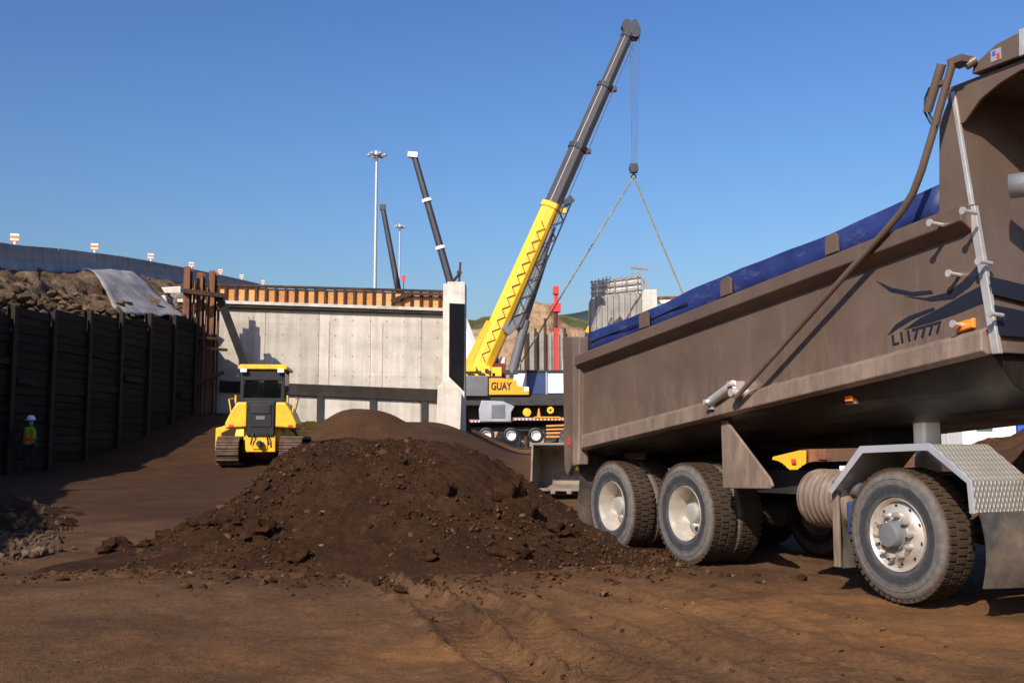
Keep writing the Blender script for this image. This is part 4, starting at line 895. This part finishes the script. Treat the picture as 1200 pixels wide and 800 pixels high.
for k in range(9): 
    p = C(545 + k * 4.2, 434 + (k % 3) * 2.4, -1.5); m.box(p, (.28, .2, .3))
for k in range(5): p = C(586 + k * 4.5, 436 + (k % 2) * 4, -.8); m.box(p, (.4, .4, .4))
cpart('winch_gear', m, M['dark_steel'], bevel=.02, each=True)
cpart('cab_light', cbox(577, 418, 584, 425, .5, .6), M['blue'], bevel=.1); m = cbox(586, 418, 592, 426, .5, .6); cpart('winch_drum', m, M['white'], bevel=.1)
m = cbox(500, 474, 668, 500, 1.3, 1.2); m.add([], []); a = cbox(470, 500, 668, 505, -.6, 2.4); m.v += a.v; m.f += [tuple(i + 8 for i in f) for f in a.f]; m.m += a.m
a = cbox(500, 464, 690, 475, -1.2, 2.6); m.v += a.v; m.f += [tuple(i + 16 for i in f) for f in a.f]; m.m += a.m
cpart('carrier_frame', m, M['dark_steel'], bevel=.05)
m = cbox(480, 491.5, 600, 495, -1.6, 3.2); a = cbox(600, 489, 662, 493, -1.5, 3.0); m.v += a.v; m.f += [tuple(i + 8 for i in f) for f in a.f]; m.m += a.m
dk = cpart('carrier_deck', m, M['bucket_steel'], bevel=.03)
tt_ = NT('tape'); wv_ = tt_.n('ShaderNodeTexWave'); wv_.inputs['Scale'].default_value = 1.0; tt_.l(tt_.co, wv_.inputs['Vector']); M['tape'] = tt_.set(tt_.ramp(wv_.outputs['Fac'], [(.49, (.6, .6, .6)), (.51, (.5, .03, .03))]), .4)
for x0_, x1_, yy_ in ((520, 598, 493.6), (602, 660, 491.2)): cpart('reflective_tape', cbox(x0_, yy_ - .8, x1_, yy_ + .8, -1.63, .03), M['tape'], dk, 0)
m = MB(); p = [C(562, 494, -1.9), C(599, 494, -1.9), C(599, 483, -1.9), C(603, 476, -1.9), C(590, 470, -1.9), C(564, 469, -1.9), C(561, 480, -1.9)]
m.prism([(q.x, q.z) for q in p], CY - 1.9, CY + .2); gb = cpart('engine_box', m, M['box_grey'], bevel=.06); cpart('box_panel', cbox(576, 474, 592, 490, -1.94, .05), M['crane_grey'], gb, .02)
m = MB(); m.lathe([(0, -.15), (.36, -.15), (.36, .15), (0, .15)], 20, 'y', tuple(C(617.5, 483, -1.2))); cpart('hose_reel', m, M['yellow'], bevel=.02)
m = MB(); m.lathe([(.1, -.15), (.30, -.15), (.30, .15), (.1, .15)], 20, 'y', tuple(C(645, 480.5, -1.2))); a = cbox(626, 488, 657, 491, -1.5, .3); cpart('hose_reel', m, M['yellow'], bevel=.02); cpart('outrigger_beam', a, M['deep_yellow'], bevel=.03)
m = MB(); m.lathe([(0, .75), (.05, .75), (.18, 0), (0, 0)], 14, 'z', tuple(C(631.5, 488.5, -1.3))); 
tag(m.build('traffic_cone', M['orange'], None, smooth=40), 'orange traffic cone standing on the deck of the yellow crane', 'traffic cone')
m = MB()
for k in range(4): m.bar(C(640, 499 + 4.2 * k, -1.0), C(664, 498 + 4.4 * k, -1.0), .4, .16)
cpart('outrigger_pad', m, M['form_wood'], bevel=.02, each=True)
tw = None
for px in (541, 570, 599, 628):
    p = C(px, 510, -1.4); we = empty('wheel', p - CB, 0, crane)
    if tw is None:
        R_ = .70; ty = MB().lathe([(.40, -.25), (.46, -.28), (.60, -.29), (.68, -.25), (R_, -.2), (R_, .2), (.68, .25), (.60, .29), (.4, .25)], 32).build('tyre', M['black'], we, smooth=40)
        rm = MB().lathe([(.42, -.25), (.40, -.27), (.37, -.2), (.34, -.02), (.2, .02), (.16, -.1), (.0, -.12)], 28).build('rim', M['white'], we, smooth=40); tw = (ty, rm)
    else:
        for o_ in tw: c_ = o_.copy(); COL.objects.link(c_); c_.parent = we
# hoist rope and hook block
m = MB()
for a, b in (((738.5, 46), (740.5, 192)), ((741.5, 46), (742, 192)), ((745, 44), (744, 192)), ((749, 44), (746, 192))): m.tube([C(a[0], a[1], 2), C(b[0], b[1], 2)], .024, 6)
cpart('hoist_rope', m, M['cable'], bevel=0, each=True)
m = MB(); p = C(742.5, 197.5, 2); m.lathe([(0, -.22), (.42, -.22), (.46, 0), (.42, .22), (0, .22)], 20, 'y', tuple(p)); m.box(p, (.7, .3, .9)); m.lathe([(.2, -.06), (.28, 0), (.2, .06), (.12, 0), (.2, -.06)], 16, 'y', tuple(C(742.5, 207, 2))); m.tube([p, C(742.5, 204, 2)], .09, 8)
cpart('hook_block', m, M['boom_dark'], bevel=.02)
# load and slings
LX0, LX1 = C(603, 436, 2), C(838, 436, 2); lb = Vector(((LX0.x + LX1.x) / 2, CY + 2, LX0.z))
load = tag(empty('lifted_load', lb), 'long navy and white steel box lifted by the crane slings behind the truck', 'crane load')
zt, zb = LX0.z, C(603, 462, 2).z; m = MB(); m.box((lb.x, CY + 3, (zt + zb) / 2), (LX1.x - LX0.x, 2.0, zt - zb)); m.shift(lb); m.build('box_body', M['navy'], load, .05)
m = MB(); m.box((lb.x, CY + 3, zt + .10), (LX1.x - LX0.x + .2, 2.2, .2)); m.box((lb.x, CY + 3, zb - .14), (LX1.x - LX0.x + .2, 2.2, .26)); m.shift(lb); m.build('flange', M['dark_steel'], load, .02)
for x0, x1 in ((601.5, 615.5), (642, 663), (690, 715), (742, 765)):
    a, b = C(x0, 437.5, 2), C(x1, 460.5, 2); m = MB(); m.box(((a.x + b.x) / 2, CY + 1.97, (a.z + b.z) / 2), (b.x - a.x, .06, a.z - b.z)); m.shift(lb); m.build('side_panel', M['white'], load, .02)
m = MB()
for px in (616.5, 640.5, 667, 689): a = C(px, 449, 1.9); m.box(a, (.16, .16, zt - zb))
m.shift(lb); build_each(m, 'stiffener', M['box_grey'], load, bevel=.02)
for a, b, lab in ((C(742, 208, 2), C(606, 432, 2), 'left yellow and black sling from the crane hook down to the load'), (C(743, 208, 2), C(838, 434, 2), 'right sling from the crane hook going down behind the blue tarp')):
    m = MB(); n_ = 44
    for k in range(n_): m.tube([a.lerp(b, k / n_), a.lerp(b, (k + .97) / n_)], .070, 6, mi=1 if k % 4 == 0 else 0)
    m.shift(a); tag(m.build('lifting_sling', [simple('sling_yellow', (.22, .17, .05), .7), M['chain']], None, loc=a), lab, 'sling')
# ------------------------------------------------------------------ two cranes farther back: only booms rise above the wall
def far_crane(y, tip, foot, w_, coll, colm, base_col, lab):
    a, b = at(*foot, y), at(*tip, y); bs = Vector((a.x, y, gz(a.x, y))); r_ = tag(empty('mobile_crane', bs), lab, 'crane')
    def pp(n_, m, mt, par=r_, bev=.03): m.shift(bs); return m.build(n_, mt, par, bev)
    m = MB(); t_ = coll[-1] if coll else .3
    boomsec(m, a.lerp(b, t_), b, w_ * .95, w_ * .72); pp('boom_section', m, M['boom_dark'])
    m = MB(); boomsec(m, a, a.lerp(b, t_ + .01), w_ * 2.3, w_ * 1.1); pp('boom_base', m, M[base_col])
    if colm:
        for f in coll: m = MB(); boomsec(m, a.lerp(b, f - .006), a.lerp(b, f + .010), w_ * 1.12, w_ * 1.12); pp('boom_collar', m, M[colm])
        m = MB(); m.box(b + Vector((-.15, 0, .1)), (1.1, .8, .6), Matrix.Rotation(.1, 3, 'Y')); pp('boom_head', m, M[colm])
    else: m = MB(); m.box(b, (.7, .6, .7)); pp('boom_head', m, M['boom_dark'])
    m = MB(); m.box((a.x + 1.2, y + .5, a.z - 1.2), (5, 2.6, 2.2)); pp('upper_deck', m, M['maroon'] if colm else M['crane_grey'])
    m = MB(); m.box((a.x, y + .5, bs.z + (a.z - 2.3 - bs.z) * .62), (11, 2.6, (a.z - 2.3 - bs.z) * .76)); pp('carrier_frame', m, M['dark_steel'])
    for k in range(4): m = MB(); m.lathe([(0, -.3), (.6, -.3), (.65, -.2), (.65, .2), (.6, .3), (0, .3)], 24, 'y', (a.x - 4 + k * 2.6, y - .9, bs.z + .65)); pp('wheel', m, M['black'])
far_crane(112, (485.5, 183), (553, 420), .95, [.775, .54, .26], 'white', 'white', 'crane with dark boom and white collars leaning left behind the concrete pier')
far_crane(125, (448.5, 243), (478, 400), .85, [.2], None, 'boom_dark', 'crane of which only a thin black boom shows above the formwork')
# ------------------------------------------------------------------ light masts, red marker
def mast(px, top, y, n, lab, r=.19):
    p = at(px, top, y); bs = Vector((p.x, y, gz(p.x, y))); r_ = tag(empty('light_mast', bs), lab, 'light mast'); H_ = p.z - bs.z
    m = MB(); m.tube([(0, 0, 0), (0, 0, H_)], [r * 1.5, r * .8], 10); m.build('pole', M['galv'], r_, smooth=40)
    m = MB(); m.lathe([(.5, H_ - .1), (.55, H_), (.5, H_ + .1)], 16, 'z'); m.tube([(0, 0, H_ - .3), (0, 0, H_ + .5)], .3, 10); m.build('lamp_ring', M['galv'], r_)
    for k in range(n):
        a = 2 * PI * k / n; m = MB(); m.tube([(0, 0, H_), (.9 * math.cos(a), .9 * math.sin(a), H_ + .05)], .05, 6); m.lathe([(.10, .25), (.25, -.05), (.23, -.12), (0, -.12)], 12, 'z', (.95 * math.cos(a), .95 * math.sin(a), H_)); m.build('lamp_head', M['box_grey'], r_, smooth=40)
mast(441.5, 182, 120, 6, 'tall grey light mast with a ring of lamps left of the crane booms')
mast(468.5, 266, 190, 6, 'smaller distant light mast between the two dark booms', .16)
p = at(473, 326, 58); m = MB(); m.box((0, 0, 0), (.20, .06, .34)); rm_ = empty('red_marker', (p.x, p.y, p.z)); m.build('panel', M['red'], rm_); MB().tube([(0, 0, -.15), (0, 0, -1.6)], .025, 6).build('post', M['rust_dark'], rm_); tag(rm_, 'small red marker on a thin post showing above the formwork', 'marker')
# ------------------------------------------------------------------ background hill, grass bank, mountains
prof_h = [(380, 400), (500, 384), (545, 384), (583, 383), (600, 372), (614, 358), (630, 353.5), (644, 357), (658, 372), (672, 383), (700, 392), (760, 402), (900, 420), (1200, 470), (1300, 500)]
hm = MB(); K = 44; pxs = np.arange(380, 1300, 3.0)
for px in pxs:
    py = interp(prof_h, px) + 1.2 * N.noise(Vector((px * .08, 0, 0)))
    top = at(px, py, 150).z
    for k in range(K):
        f = k / (K - 1); y = lerp(118, 150, f) if k < K - 1 else 230; x = (px - 600) / F_PX * (y * .99)
        st_ = f * 4.0; fr_ = (math.floor(st_) + sst(.45, .95, st_ - math.floor(st_))) / 4.0
        z = lerp(1.0, top, lerp(f, fr_, .75) ** .8) + (.5 * fbm(x, y, .25, 4, 2) if k < K - 1 else -2); hm.v.append((x, y, z))
for i in range(len(pxs) - 1):
    for k in range(K - 1): hm.f.append((i * K + k, (i + 1) * K + k, (i + 1) * K + k + 1, i * K + k + 1))
hm.m = [0] * len(hm.f); tag(hm.build('hill', M['hill_soil'], smooth=180), 'terraced tan and brown earth hill behind the crane', kind='structure')
def ridge(name, y, prof_, dep, mat, lab, amp, sc, foot):
    m = MB(); pxs = np.arange(prof_[0][0], prof_[-1][0], 4.0); K = 14
    for px in pxs:
        top = at(px, interp(prof_, px) + amp * fbm(px, 0, sc, 4, 5), y).z
        for k in range(K):
            f = k / (K - 1); yy = y + lerp(-dep, dep, f); xx = (px - 600) / F_PX * y * (yy / y); m.v.append((xx, yy, lerp(foot, top, math.sin(f * PI)) + (.05 * top * fbm(xx, yy, 8 / y, 3, 2) if 0 < k < K - 1 else 0)))
    for i in range(len(pxs) - 1):
        for k in range(K - 1): m.f.append((i * K + k, (i + 1) * K + k, (i + 1) * K + k + 1, i * K + k + 1))
    m.m = [0] * len(m.f); return tag(m.build(name, mat, smooth=180), lab, kind='structure')
M['grass_land'] = soil('grass_land', [(.3, (.045, .048, .018)), (.55, (.085, .085, .03)), (.75, (.17, .14, .065))], .12, .5, .6, .4)
ridge('grass_bank', 235, [(250, 420), (500, 379), (545, 374), (600, 374), (640, 376), (662, 370), (690, 376), (760, 382), (1000, 440), (1300, 500)], 60, M['grass_land'], 'green grassy ground beyond the earth hill', 2.0, .08, 0)
ridge('hills', 3800, [(-400, 480), (300, 420), (560, 392), (640, 374), (690, 363.5), (760, 367), (900, 380), (1150, 410), (1500, 470)], 900, M['mountain'], 'distant wooded hills on the horizon', 1.2, .02, 0)
# ------------------------------------------------------------------ sheet piling, drill rig, bridge pier, excavator in the distance
sw_ = tag(empty('sheet_pile_wall', (0, 0, 0)), 'weathered sheet pile wall of grey brown posts below the earth hill', 'retaining wall'); a, b = at(604, 391, 114), at(664, 388, 114)
sw_.location = (a.x, 114, 1.1)
m = MB(); n_ = 13
for k in range(n_): x = lerp(a.x, b.x, k / n_) - a.x; m.box((x + .3, .25 * (k % 2), a.z / 2 - .5 + random.uniform(-.2, .2)), ((b.x - a.x) / n_ * .96, .12, a.z - 1))
m.build('sheet_panel', M['concrete_grey'], sw_, .02)
for k in range(5): m = MB(); x = lerp(a.x, b.x, .2 + k * .19) - a.x; m.box((x, -.3, a.z / 2 - .3), (.3, .3, a.z - .4 + (2.2 if k in (2, 3) else 0))); m.build('post', M['rust_dark'], sw_)
dr = at(650, 335, 105); db = Vector((dr.x, 105, gz(dr.x, 105))); rig = tag(empty('drill_rig', db), 'red drilling rig mast standing behind the suspended load', 'drill rig')
m = MB(); H_ = dr.z - db.z; m.box((.15, 0, H_ * .5), (.42, .42, H_)); m.build('mast', M['red'], rig, .03); m = MB(); m.box((.1, -.1, H_ - 2.3), (1.0, .7, .9)); m.box((.1, -.1, H_ - .5), (.6, .6, .8)); build_each(m, 'drive_head', M['red'], rig, bevel=.05)
m = MB(); m.box((.1, -.1, H_ - 3.6), (.3, .5, 1.4)); m.build('drill_motor', M['dark_steel'], rig, .03); m = MB(); m.box((1.2, .5, 1.6), (4.2, 2.2, 1.6)); m.build('rig_body', M['dark_steel'], rig, .1)
for s_ in (-1, 1): m = MB(); m.box((1.2, .5 + s_ * 1.0, .45), (4.4, .5, .85)); m.build('track', M['dark_steel'], rig, .2)
m = MB(); m.box((1.0, -.6, H_ * .45), (.5, .3, 3.0)); m.build('control_box', M['white'], rig, .04)
PY_ = 100; p0, p1, p2 = at(692, 349, PY_), at(752, 343, PY_), at(768, 341, PY_ + 1.0)
bp = tag(empty('bridge_pier', (p0.x, PY_, gz(8, 100))), 'half built concrete bridge pier with grey formwork and reinforcing bars on top', 'bridge pier'); bo_ = Vector((p0.x, PY_, gz(8, 100)))
m = MB(); n_ = 9
for k in range(n_): x = lerp(p0.x, p1.x, (k + .5) / n_); z = lerp(p0.z, p1.z, (k + .5) / n_) + random.uniform(-.15, .15); m.box((x, PY_ + 1.5, (z + 1) / 2), ((p1.x - p0.x) / n_ * .95, 3 + .2 * (k % 2), z - 1))
m.shift(bo_); m.build('shaft', M['concrete_grey'], bp, .03)
m = MB(); m.box(((p1.x + p2.x) / 2 + .02, PY_ + 1.5, p2.z / 2), (p2.x - p1.x, 3.3, p2.z)); m.shift(bo_); m.build('end_column', M['concrete_light'], bp, .04)
m = MB()
for k in range(14):
    f = k / 13; x = lerp(p0.x + .15, p1.x, f); z0 = lerp(p0.z, p1.z, f) - .2; z1 = at(0, lerp(327, 318.5, f), PY_).z + random.uniform(-.2, .3); m.box((x, PY_ + .3 + .3 * (k % 3), (z0 + z1) / 2), (.10, .10, z1 - z0))
for f in (.25, .55, .85): za, zb_ = lerp(p0.z, at(0, 327, PY_).z, f), lerp(p1.z, at(0, 318.5, PY_).z, f); m.bar((p0.x, PY_ + .2, za), (p1.x, PY_ + .2, zb_), .1, .12)
m.shift(bo_); m.build('reinforcing_bars', M['bucket_steel'], bp)
m = MB()
for k in range(8): f = (k + .5) / 8; x = lerp(p0.x + .1, p1.x, f); z0 = lerp(p0.z, p1.z, f); z1 = at(0, lerp(328, 320, f), PY_).z - .2; m.box((x, PY_ + .5, (z0 + z1) / 2), (.58, .1, z1 - z0 - .3 * random.random()))
m.shift(bo_); m.build('form_panel', M['concrete_light'], bp, .02)
m = MB(); m.bar(at(740, 313, PY_ + 1), at(760, 315, PY_ + 1), .3, .22); m.bar(at(750, 315, PY_ + 1), at(750, 322, PY_ + 1), .1, .1); m.bar(at(755, 326, PY_ + 1), at(757, 340, PY_ + 1), .3, .3); m.shift(bo_); m.build('top_beam', M['bucket_steel'], bp)
m = MB(); m.bar(at(768, 350, PY_ + 2), at(796, 349.2, PY_ + 2), .4, .35); m.shift(bo_); m.build('falsework_beam', M['rust'], bp); m = MB(); m.bar(at(768, 354, PY_ + 2), at(794, 353.2, PY_ + 2), .4, .35); m.shift(bo_); m.build('falsework_beam', M['white'], bp)
q = at(693, 384, 130); eb = Vector((q.x + 2, 130, 8.8)); ev = tag(empty('excavator', eb), 'small yellow excavator half hidden behind the rear of the blue tarp', 'excavator')
def ep(n_, m, mt, bev=.05): m.shift(eb); return m.build(n_, M[mt], ev, bev)
m = MB(); m.bar(at(702, 402, 130), at(693, 381, 130), .5, .7); m.bar(at(693, 381, 130), at(688, 390, 130), .45, .6); ep('boom', m, 'yellow'); m = MB(); m.bar(at(688, 390, 130), at(687, 398, 130), .7, .5); ep('bucket', m, 'dark_steel')
m = MB(); m.box((eb.x + .6, 130, eb.z + 1.7), (3, 2.6, 1.4)); ep('body', m, 'yellow'); m = MB(); m.box((eb.x, 129.5, eb.z + 2.6), (1.4, 1.2, 1.5)); ep('cab', m, 'black')
for s_ in (-1, 1): m = MB(); m.box((eb.x + .4, 130 + s_ * 1.1, eb.z + .5), (3.8, .6, .9)); ep('track', m, 'dark_steel', .2)
# ------------------------------------------------------------------ wheel loader behind the truck: bucket and a strip of yellow show
lw_ = tag(empty('wheel_loader', (2.45, 24.75, gz(2, 24.9) - .02), math.atan2(-.98, -.2)), 'yellow wheel loader hidden behind the truck with its worn steel bucket on the ground', 'wheel loader')
bk = MB(); bp_ = [(3.98, .10), (3.2, .03), (2.75, .12), (2.55, .45), (2.62, .85), (2.85, 1.02), (3.80, 1.08), (3.80, 1.03), (2.90, .95), (2.70, .80), (2.64, .46), (2.80, .20), (3.2, .12), (3.98, .16)]
bk.prism(bp_, -1.28, 1.28)
for sgn in (-1, 1): bk.prism([(3.93, .13), (3.2, .1), (2.78, .2), (2.62, .5), (2.7, .82), (2.87, .98), (3.76, 1.04), (3.84, .7)], sgn * 1.3 - .02, sgn * 1.3 + .02)
for k in range(8): bk.box((4.0, -1.15 + k * .33, .08), (.22, .1, .06))
bk.build('bucket', simple('worn_steel', (.17, .14, .115), .7, .15, .3, .35, 3, (.26, .18, .12), .8, 4), lw_, .01)
m = MB()
for sgn in (-1, 1): m.bar((2.65, sgn * .5, .5), (1.2, sgn * .5, 1.5), .18, .35, (0, 1, 0)); 
m.box((1.9, 0, 1.05), (.2, 1.0, .2)); m.build('lift_arm', M['yellow'], lw_, .03)
m = MB(); m.box((-2.0, 0, 1.6), (2.6, 1.3, 1.1)); m.box((.6, 0, 1.1), (1.4, .8, .7)); m.box((-2.0, 0, .95), (3.4, 1.0, .4)); m.build('body', M['yellow'], lw_, .1)
m = MB(); m.box((-.45, 0, 2.1), (1.2, 1.3, 1.7)); cb2 = m.build('cab', M['black'], lw_, .05); MB().box((-.45, 0, 3.0), (1.4, 1.45, .12)).build('cab_roof', M['yellow'], cb2, .04)
for x in (.9, -2.1):
    for sgn in (-1, 1):
        we = empty('wheel', (x, sgn * .86, .72), 0 if sgn < 0 else PI, lw_); MB().lathe([(.40, -.22), (.5, -.27), (.66, -.26), (.72, -.18), (.72, .18), (.66, .26), (.4, .22)], 32).build('tyre', M['rubber_flap'], we, smooth=40); MB().lathe([(.42, -.2), (.36, -.05), (.18, -.05), (.15, -.12), (0, -.12)], 24).build('rim', M['yellow'], we, smooth=40)
p0_, p1_ = at(902, 540, 22.5), at(958, 537, 22.5); sb = Vector((p0_.x, 22.5, gz(7, 22.5))); yb_ = tag(empty('blade_attachment', sb), 'yellow steel machine attachment on the ground seen through the gap under the dump bed', 'machine attachment')
m = MB(); m.loft([[(x, yy, zz) for yy, zz in ((0, -.02), (.10, .25), (0, .55), (-.06, .95), (.06, .95), (.12, .55), (.22, .25), (.12, -.02))] for x in (0, p1_.x - p0_.x - .25)]); m.build('steel_plate', M['yellow'], yb_, .01)
m = MB(); m.box((p1_.x - p0_.x, .1, .5), (.4, .3, .95)); m.box((p1_.x - p0_.x + .15, .0, .82), (.3, .2, .15)); m.build('end_bracket', M['rust'], yb_, .02)
MB().box((.5, -.07, .72), (.1, .03, .1)).build('bolt', M['red'], yb_, .01)
# ------------------------------------------------------------------ right background under the bed
def vehicle_box(x0, x1, y, z0, z1, dep): m = MB(); m.box(((x0 + x1) / 2, y + dep / 2, (z0 + z1) / 2), (x1 - x0, dep, z1 - z0)); return m
z_ = gz(20, 45); a, b = at(1128, 500, 45).x, at(1191, 500, 45).x; bs = Vector((a, 45, z_)); tr = tag(empty('site_trailer', bs), 'white site trailer beyond the dirt heap under the dump bed', 'trailer')
m = vehicle_box(a, b, 45, z_ + .55, z_ + 2.9, 2.4); m.shift(bs); tb_ = m.build('trailer_body', M['white'], tr, .05); m = vehicle_box(a + .6, a + 1.3, 44.98, z_ + 1.3, z_ + 2.0, .03); m.shift(bs); m.build('window', M['glass'], tr)
for f in (.35, .55): m = MB(); m.lathe([(0, -.12), (.36, -.12), (.36, .12), (0, .12)], 20, 'y', (lerp(a, b, f), 45.2, z_ + .36)); m.shift(bs); m.build('wheel', M['black'], tr)
a, b = at(1193, 500, 45).x, at(1193, 500, 45).x + 5; bs = Vector((a, 45, z_)); cn_ = tag(empty('storage_container', bs), 'blue storage container with a white stripe right of the white trailer', 'container')
m = vehicle_box(a, b, 45, z_ + .15, z_ + 2.75, 2.4)
for k in range(18): m.box((a + .15 + k * .28, 44.99, z_ + 1.45), (.12, .05, 2.3))
m.shift(bs); m.build('container_body', M['blue'], cn_, .01); m = vehicle_box(a, b, 44.94, at(0, 496.5, 45).z, at(0, 493.5, 45).z, .03); m.shift(bs); m.build('stripe', M['white'], cn_)
bx = at(1093, 505, 30); bs = Vector((bx.x, 30, gz(bx.x, 30))); br = tag(empty('road_barricade', bs), 'red and white striped barricade board under the dump bed', 'barricade'); zc = bx.z - bs.z
m = MB(); m.box((.2, 0, zc), (.5, .04, .16)); m.build('board', M['white'], br); m = MB()
for k in range(3): m.box((.02 + k * .18, -.024, zc), (.08, .012, .16))
build_each(m, 'board_stripe', M['red'], br)
for s_ in (0, .4): MB().bar((s_, -.25, 0), (s_, 0.03, zc + .1), .04, .04, (1, 0, 0)).build('leg', M['galv'], br)
# ------------------------------------------------------------------ worker in the shade of the wall
wk = at(36, 500, 32); WZ = gz(wk.x, 32); worker = tag(empty('person', (wk.x, 32, WZ), .0), 'worker in white hard hat and orange green safety vest standing in the wall shade', 'person')
J = {'pel': (0, 0, .95, .13, .10), 'chest': (0, .02, 1.28, .165, .11), 'neck': (0, .02, 1.48, .055, .055), 'head': (0, -.01, 1.60, .078, .09), 'crown': (0, 0, 1.70, .07, .08)}
vs, es, rs = [], [], []
def jv(p, r): vs.append(p); rs.append(r if isinstance(r, tuple) else (r, r)); return len(vs) - 1
a = jv((0, 0, .96), (.15, .11)); b = jv((0, 0, 1.15), (.14, .10)); c_ = jv((0, .01, 1.36), (.165, .11)); n1 = jv((0, .01, 1.47), .06); h1 = jv((0, -.01, 1.56), (.07, .08)); h2 = jv((0, -.01, 1.67), (.072, .085)); es += [(a, b), (b, c_), (c_, n1), (n1, h1), (h1, h2)]
for s_ in (-1, 1):
    hp = jv((s_ * .10, 0, .88), .09); kn = jv((s_ * .12, -.04, .50), .062); an2 = jv((s_ * .13, .02, .10), .045); toe = jv((s_ * .15, -.15, .05), .04); es += [(a, hp), (hp, kn), (kn, an2), (an2, toe)]
    sh_ = jv((s_ * .20, .01, 1.40), .06); el = jv((s_ * .27, .03, 1.12), .045); wr = jv((s_ * .22, -.14, .95), .032); pm_ = jv((s_ * .20, -.21, .92), .032); es += [(c_, sh_), (sh_, el), (el, wr), (wr, pm_)]
    for k in range(4): f1 = jv((s_ * (.175 + .016 * k), -.27, .90 - .004 * abs(k - 1)), .0095); f2 = jv((s_ * (.175 + .016 * k), -.30, .875), .008); es += [(pm_, f1), (f1, f2)]
    t1 = jv((s_ * .165, -.21, .89), .01); t2 = jv((s_ * .16, -.25, .875), .009); es += [(pm_, t1), (t1, t2)]
me = bpy.data.meshes.new('body'); me.from_pydata(vs, es, []); bo2 = bpy.data.objects.new('body', me); COL.objects.link(bo2); bo2.parent = worker
sk = bo2.modifiers.new('skin', 'SKIN'); sk.use_smooth_shade = True
if not me.skin_vertices: me.skin_vertices.new()
for i, r_ in enumerate(rs): me.skin_vertices[0].data[i].radius = r_
me.skin_vertices[0].data[0].use_root = True; ss = bo2.modifiers.new('sub', 'SUBSURF'); ss.levels = 1; ss.render_levels = 2
tz = NT('worker_body'); sx = tz.n('ShaderNodeSeparateXYZ'); tz.l(tz.co, sx.inputs[0]); rr = tz.ramp(sx.outputs[2], [(0, (.02, .018, .016)), (.08, (.02, .022, .03)), (.8, (.02, .022, .03)), (.999, (.42, .24, .16))])
mv = tz.n('ShaderNodeMath'); mv.operation = 'DIVIDE'; tz.l(sx.outputs[2], mv.inputs[0]); mv.inputs[1].default_value = 1.5; tz.l(mv.outputs[0], rr.node.inputs[0]); rr.node.color_ramp.interpolation = 'CONSTANT'; me.materials.append(tz.set(rr, .85, 0, .15))
m = MB(); m.loft([[(sx_ * math.cos(t_), .01 + sy_ * math.sin(t_), z) for t_ in [2 * PI * k / 16 for k in range(16)]] for z, sx_, sy_ in ((.90, .185, .145), (1.1, .19, .15), (1.3, .21, .155), (1.41, .20, .135), (1.46, .11, .10))], caps=False)
vo = m.build('vest', M['vest_green'], worker, smooth=60)
m = MB()
for s_ in (-1, 1): m.loft([[(s_ * (.10 + dx), -.005 - .158 + dy_, z) for dx, dy_ in ((-.035, 0), (.035, .012), (.035, .03), (-.035, .02))] for z in (.92, 1.3, 1.38)])
m.loft([[(.192 * k * math.cos(t_), .01 + .155 * k * math.sin(t_), z) for t_ in [2 * PI * q_ / 16 for q_ in range(16)]] for z, k in ((1.02, 1.0), (1.10, 1.02))], caps=False)
build_each(m, 'vest_stripe', M['vest_orange'], vo)
m = MB(); m.lathe([(.155, 1.665), (.13, 1.675), (.122, 1.70), (.118, 1.74), (.095, 1.79), (.05, 1.815), (0, 1.82)], 20, 'z', (0, -.01, 0)); m.box((0, -.15, 1.668), (.16, .09, .012)); m.build('hard_hat', M['hat'], worker, smooth=50)
m = MB()
for s_ in (-1, 1): m.blob((s_ * .03, -.092, 1.60), .011, 1, 0)
build_each(m, 'eye', M['black'], worker); m = MB(); m.blob((0, -.105, 1.575), .016, 1, 0, sq=(.8, 1.2, 1.5)); m.build('nose', M['skin'], worker, smooth=90); m = MB(); m.blob((.082, 0, 1.59), .022, 1, 0, sq=(.4, .8, 1.2)); m.blob((-.082, 0, 1.59), .022, 1, 0, sq=(.4, .8, 1.2)); build_each(m, 'ear', M['skin'], worker, smooth=90)
m = MB(); m.box((0, -.098, 1.545), (.045, .012, .008)); m.build('mouth', M['maroon'], worker)
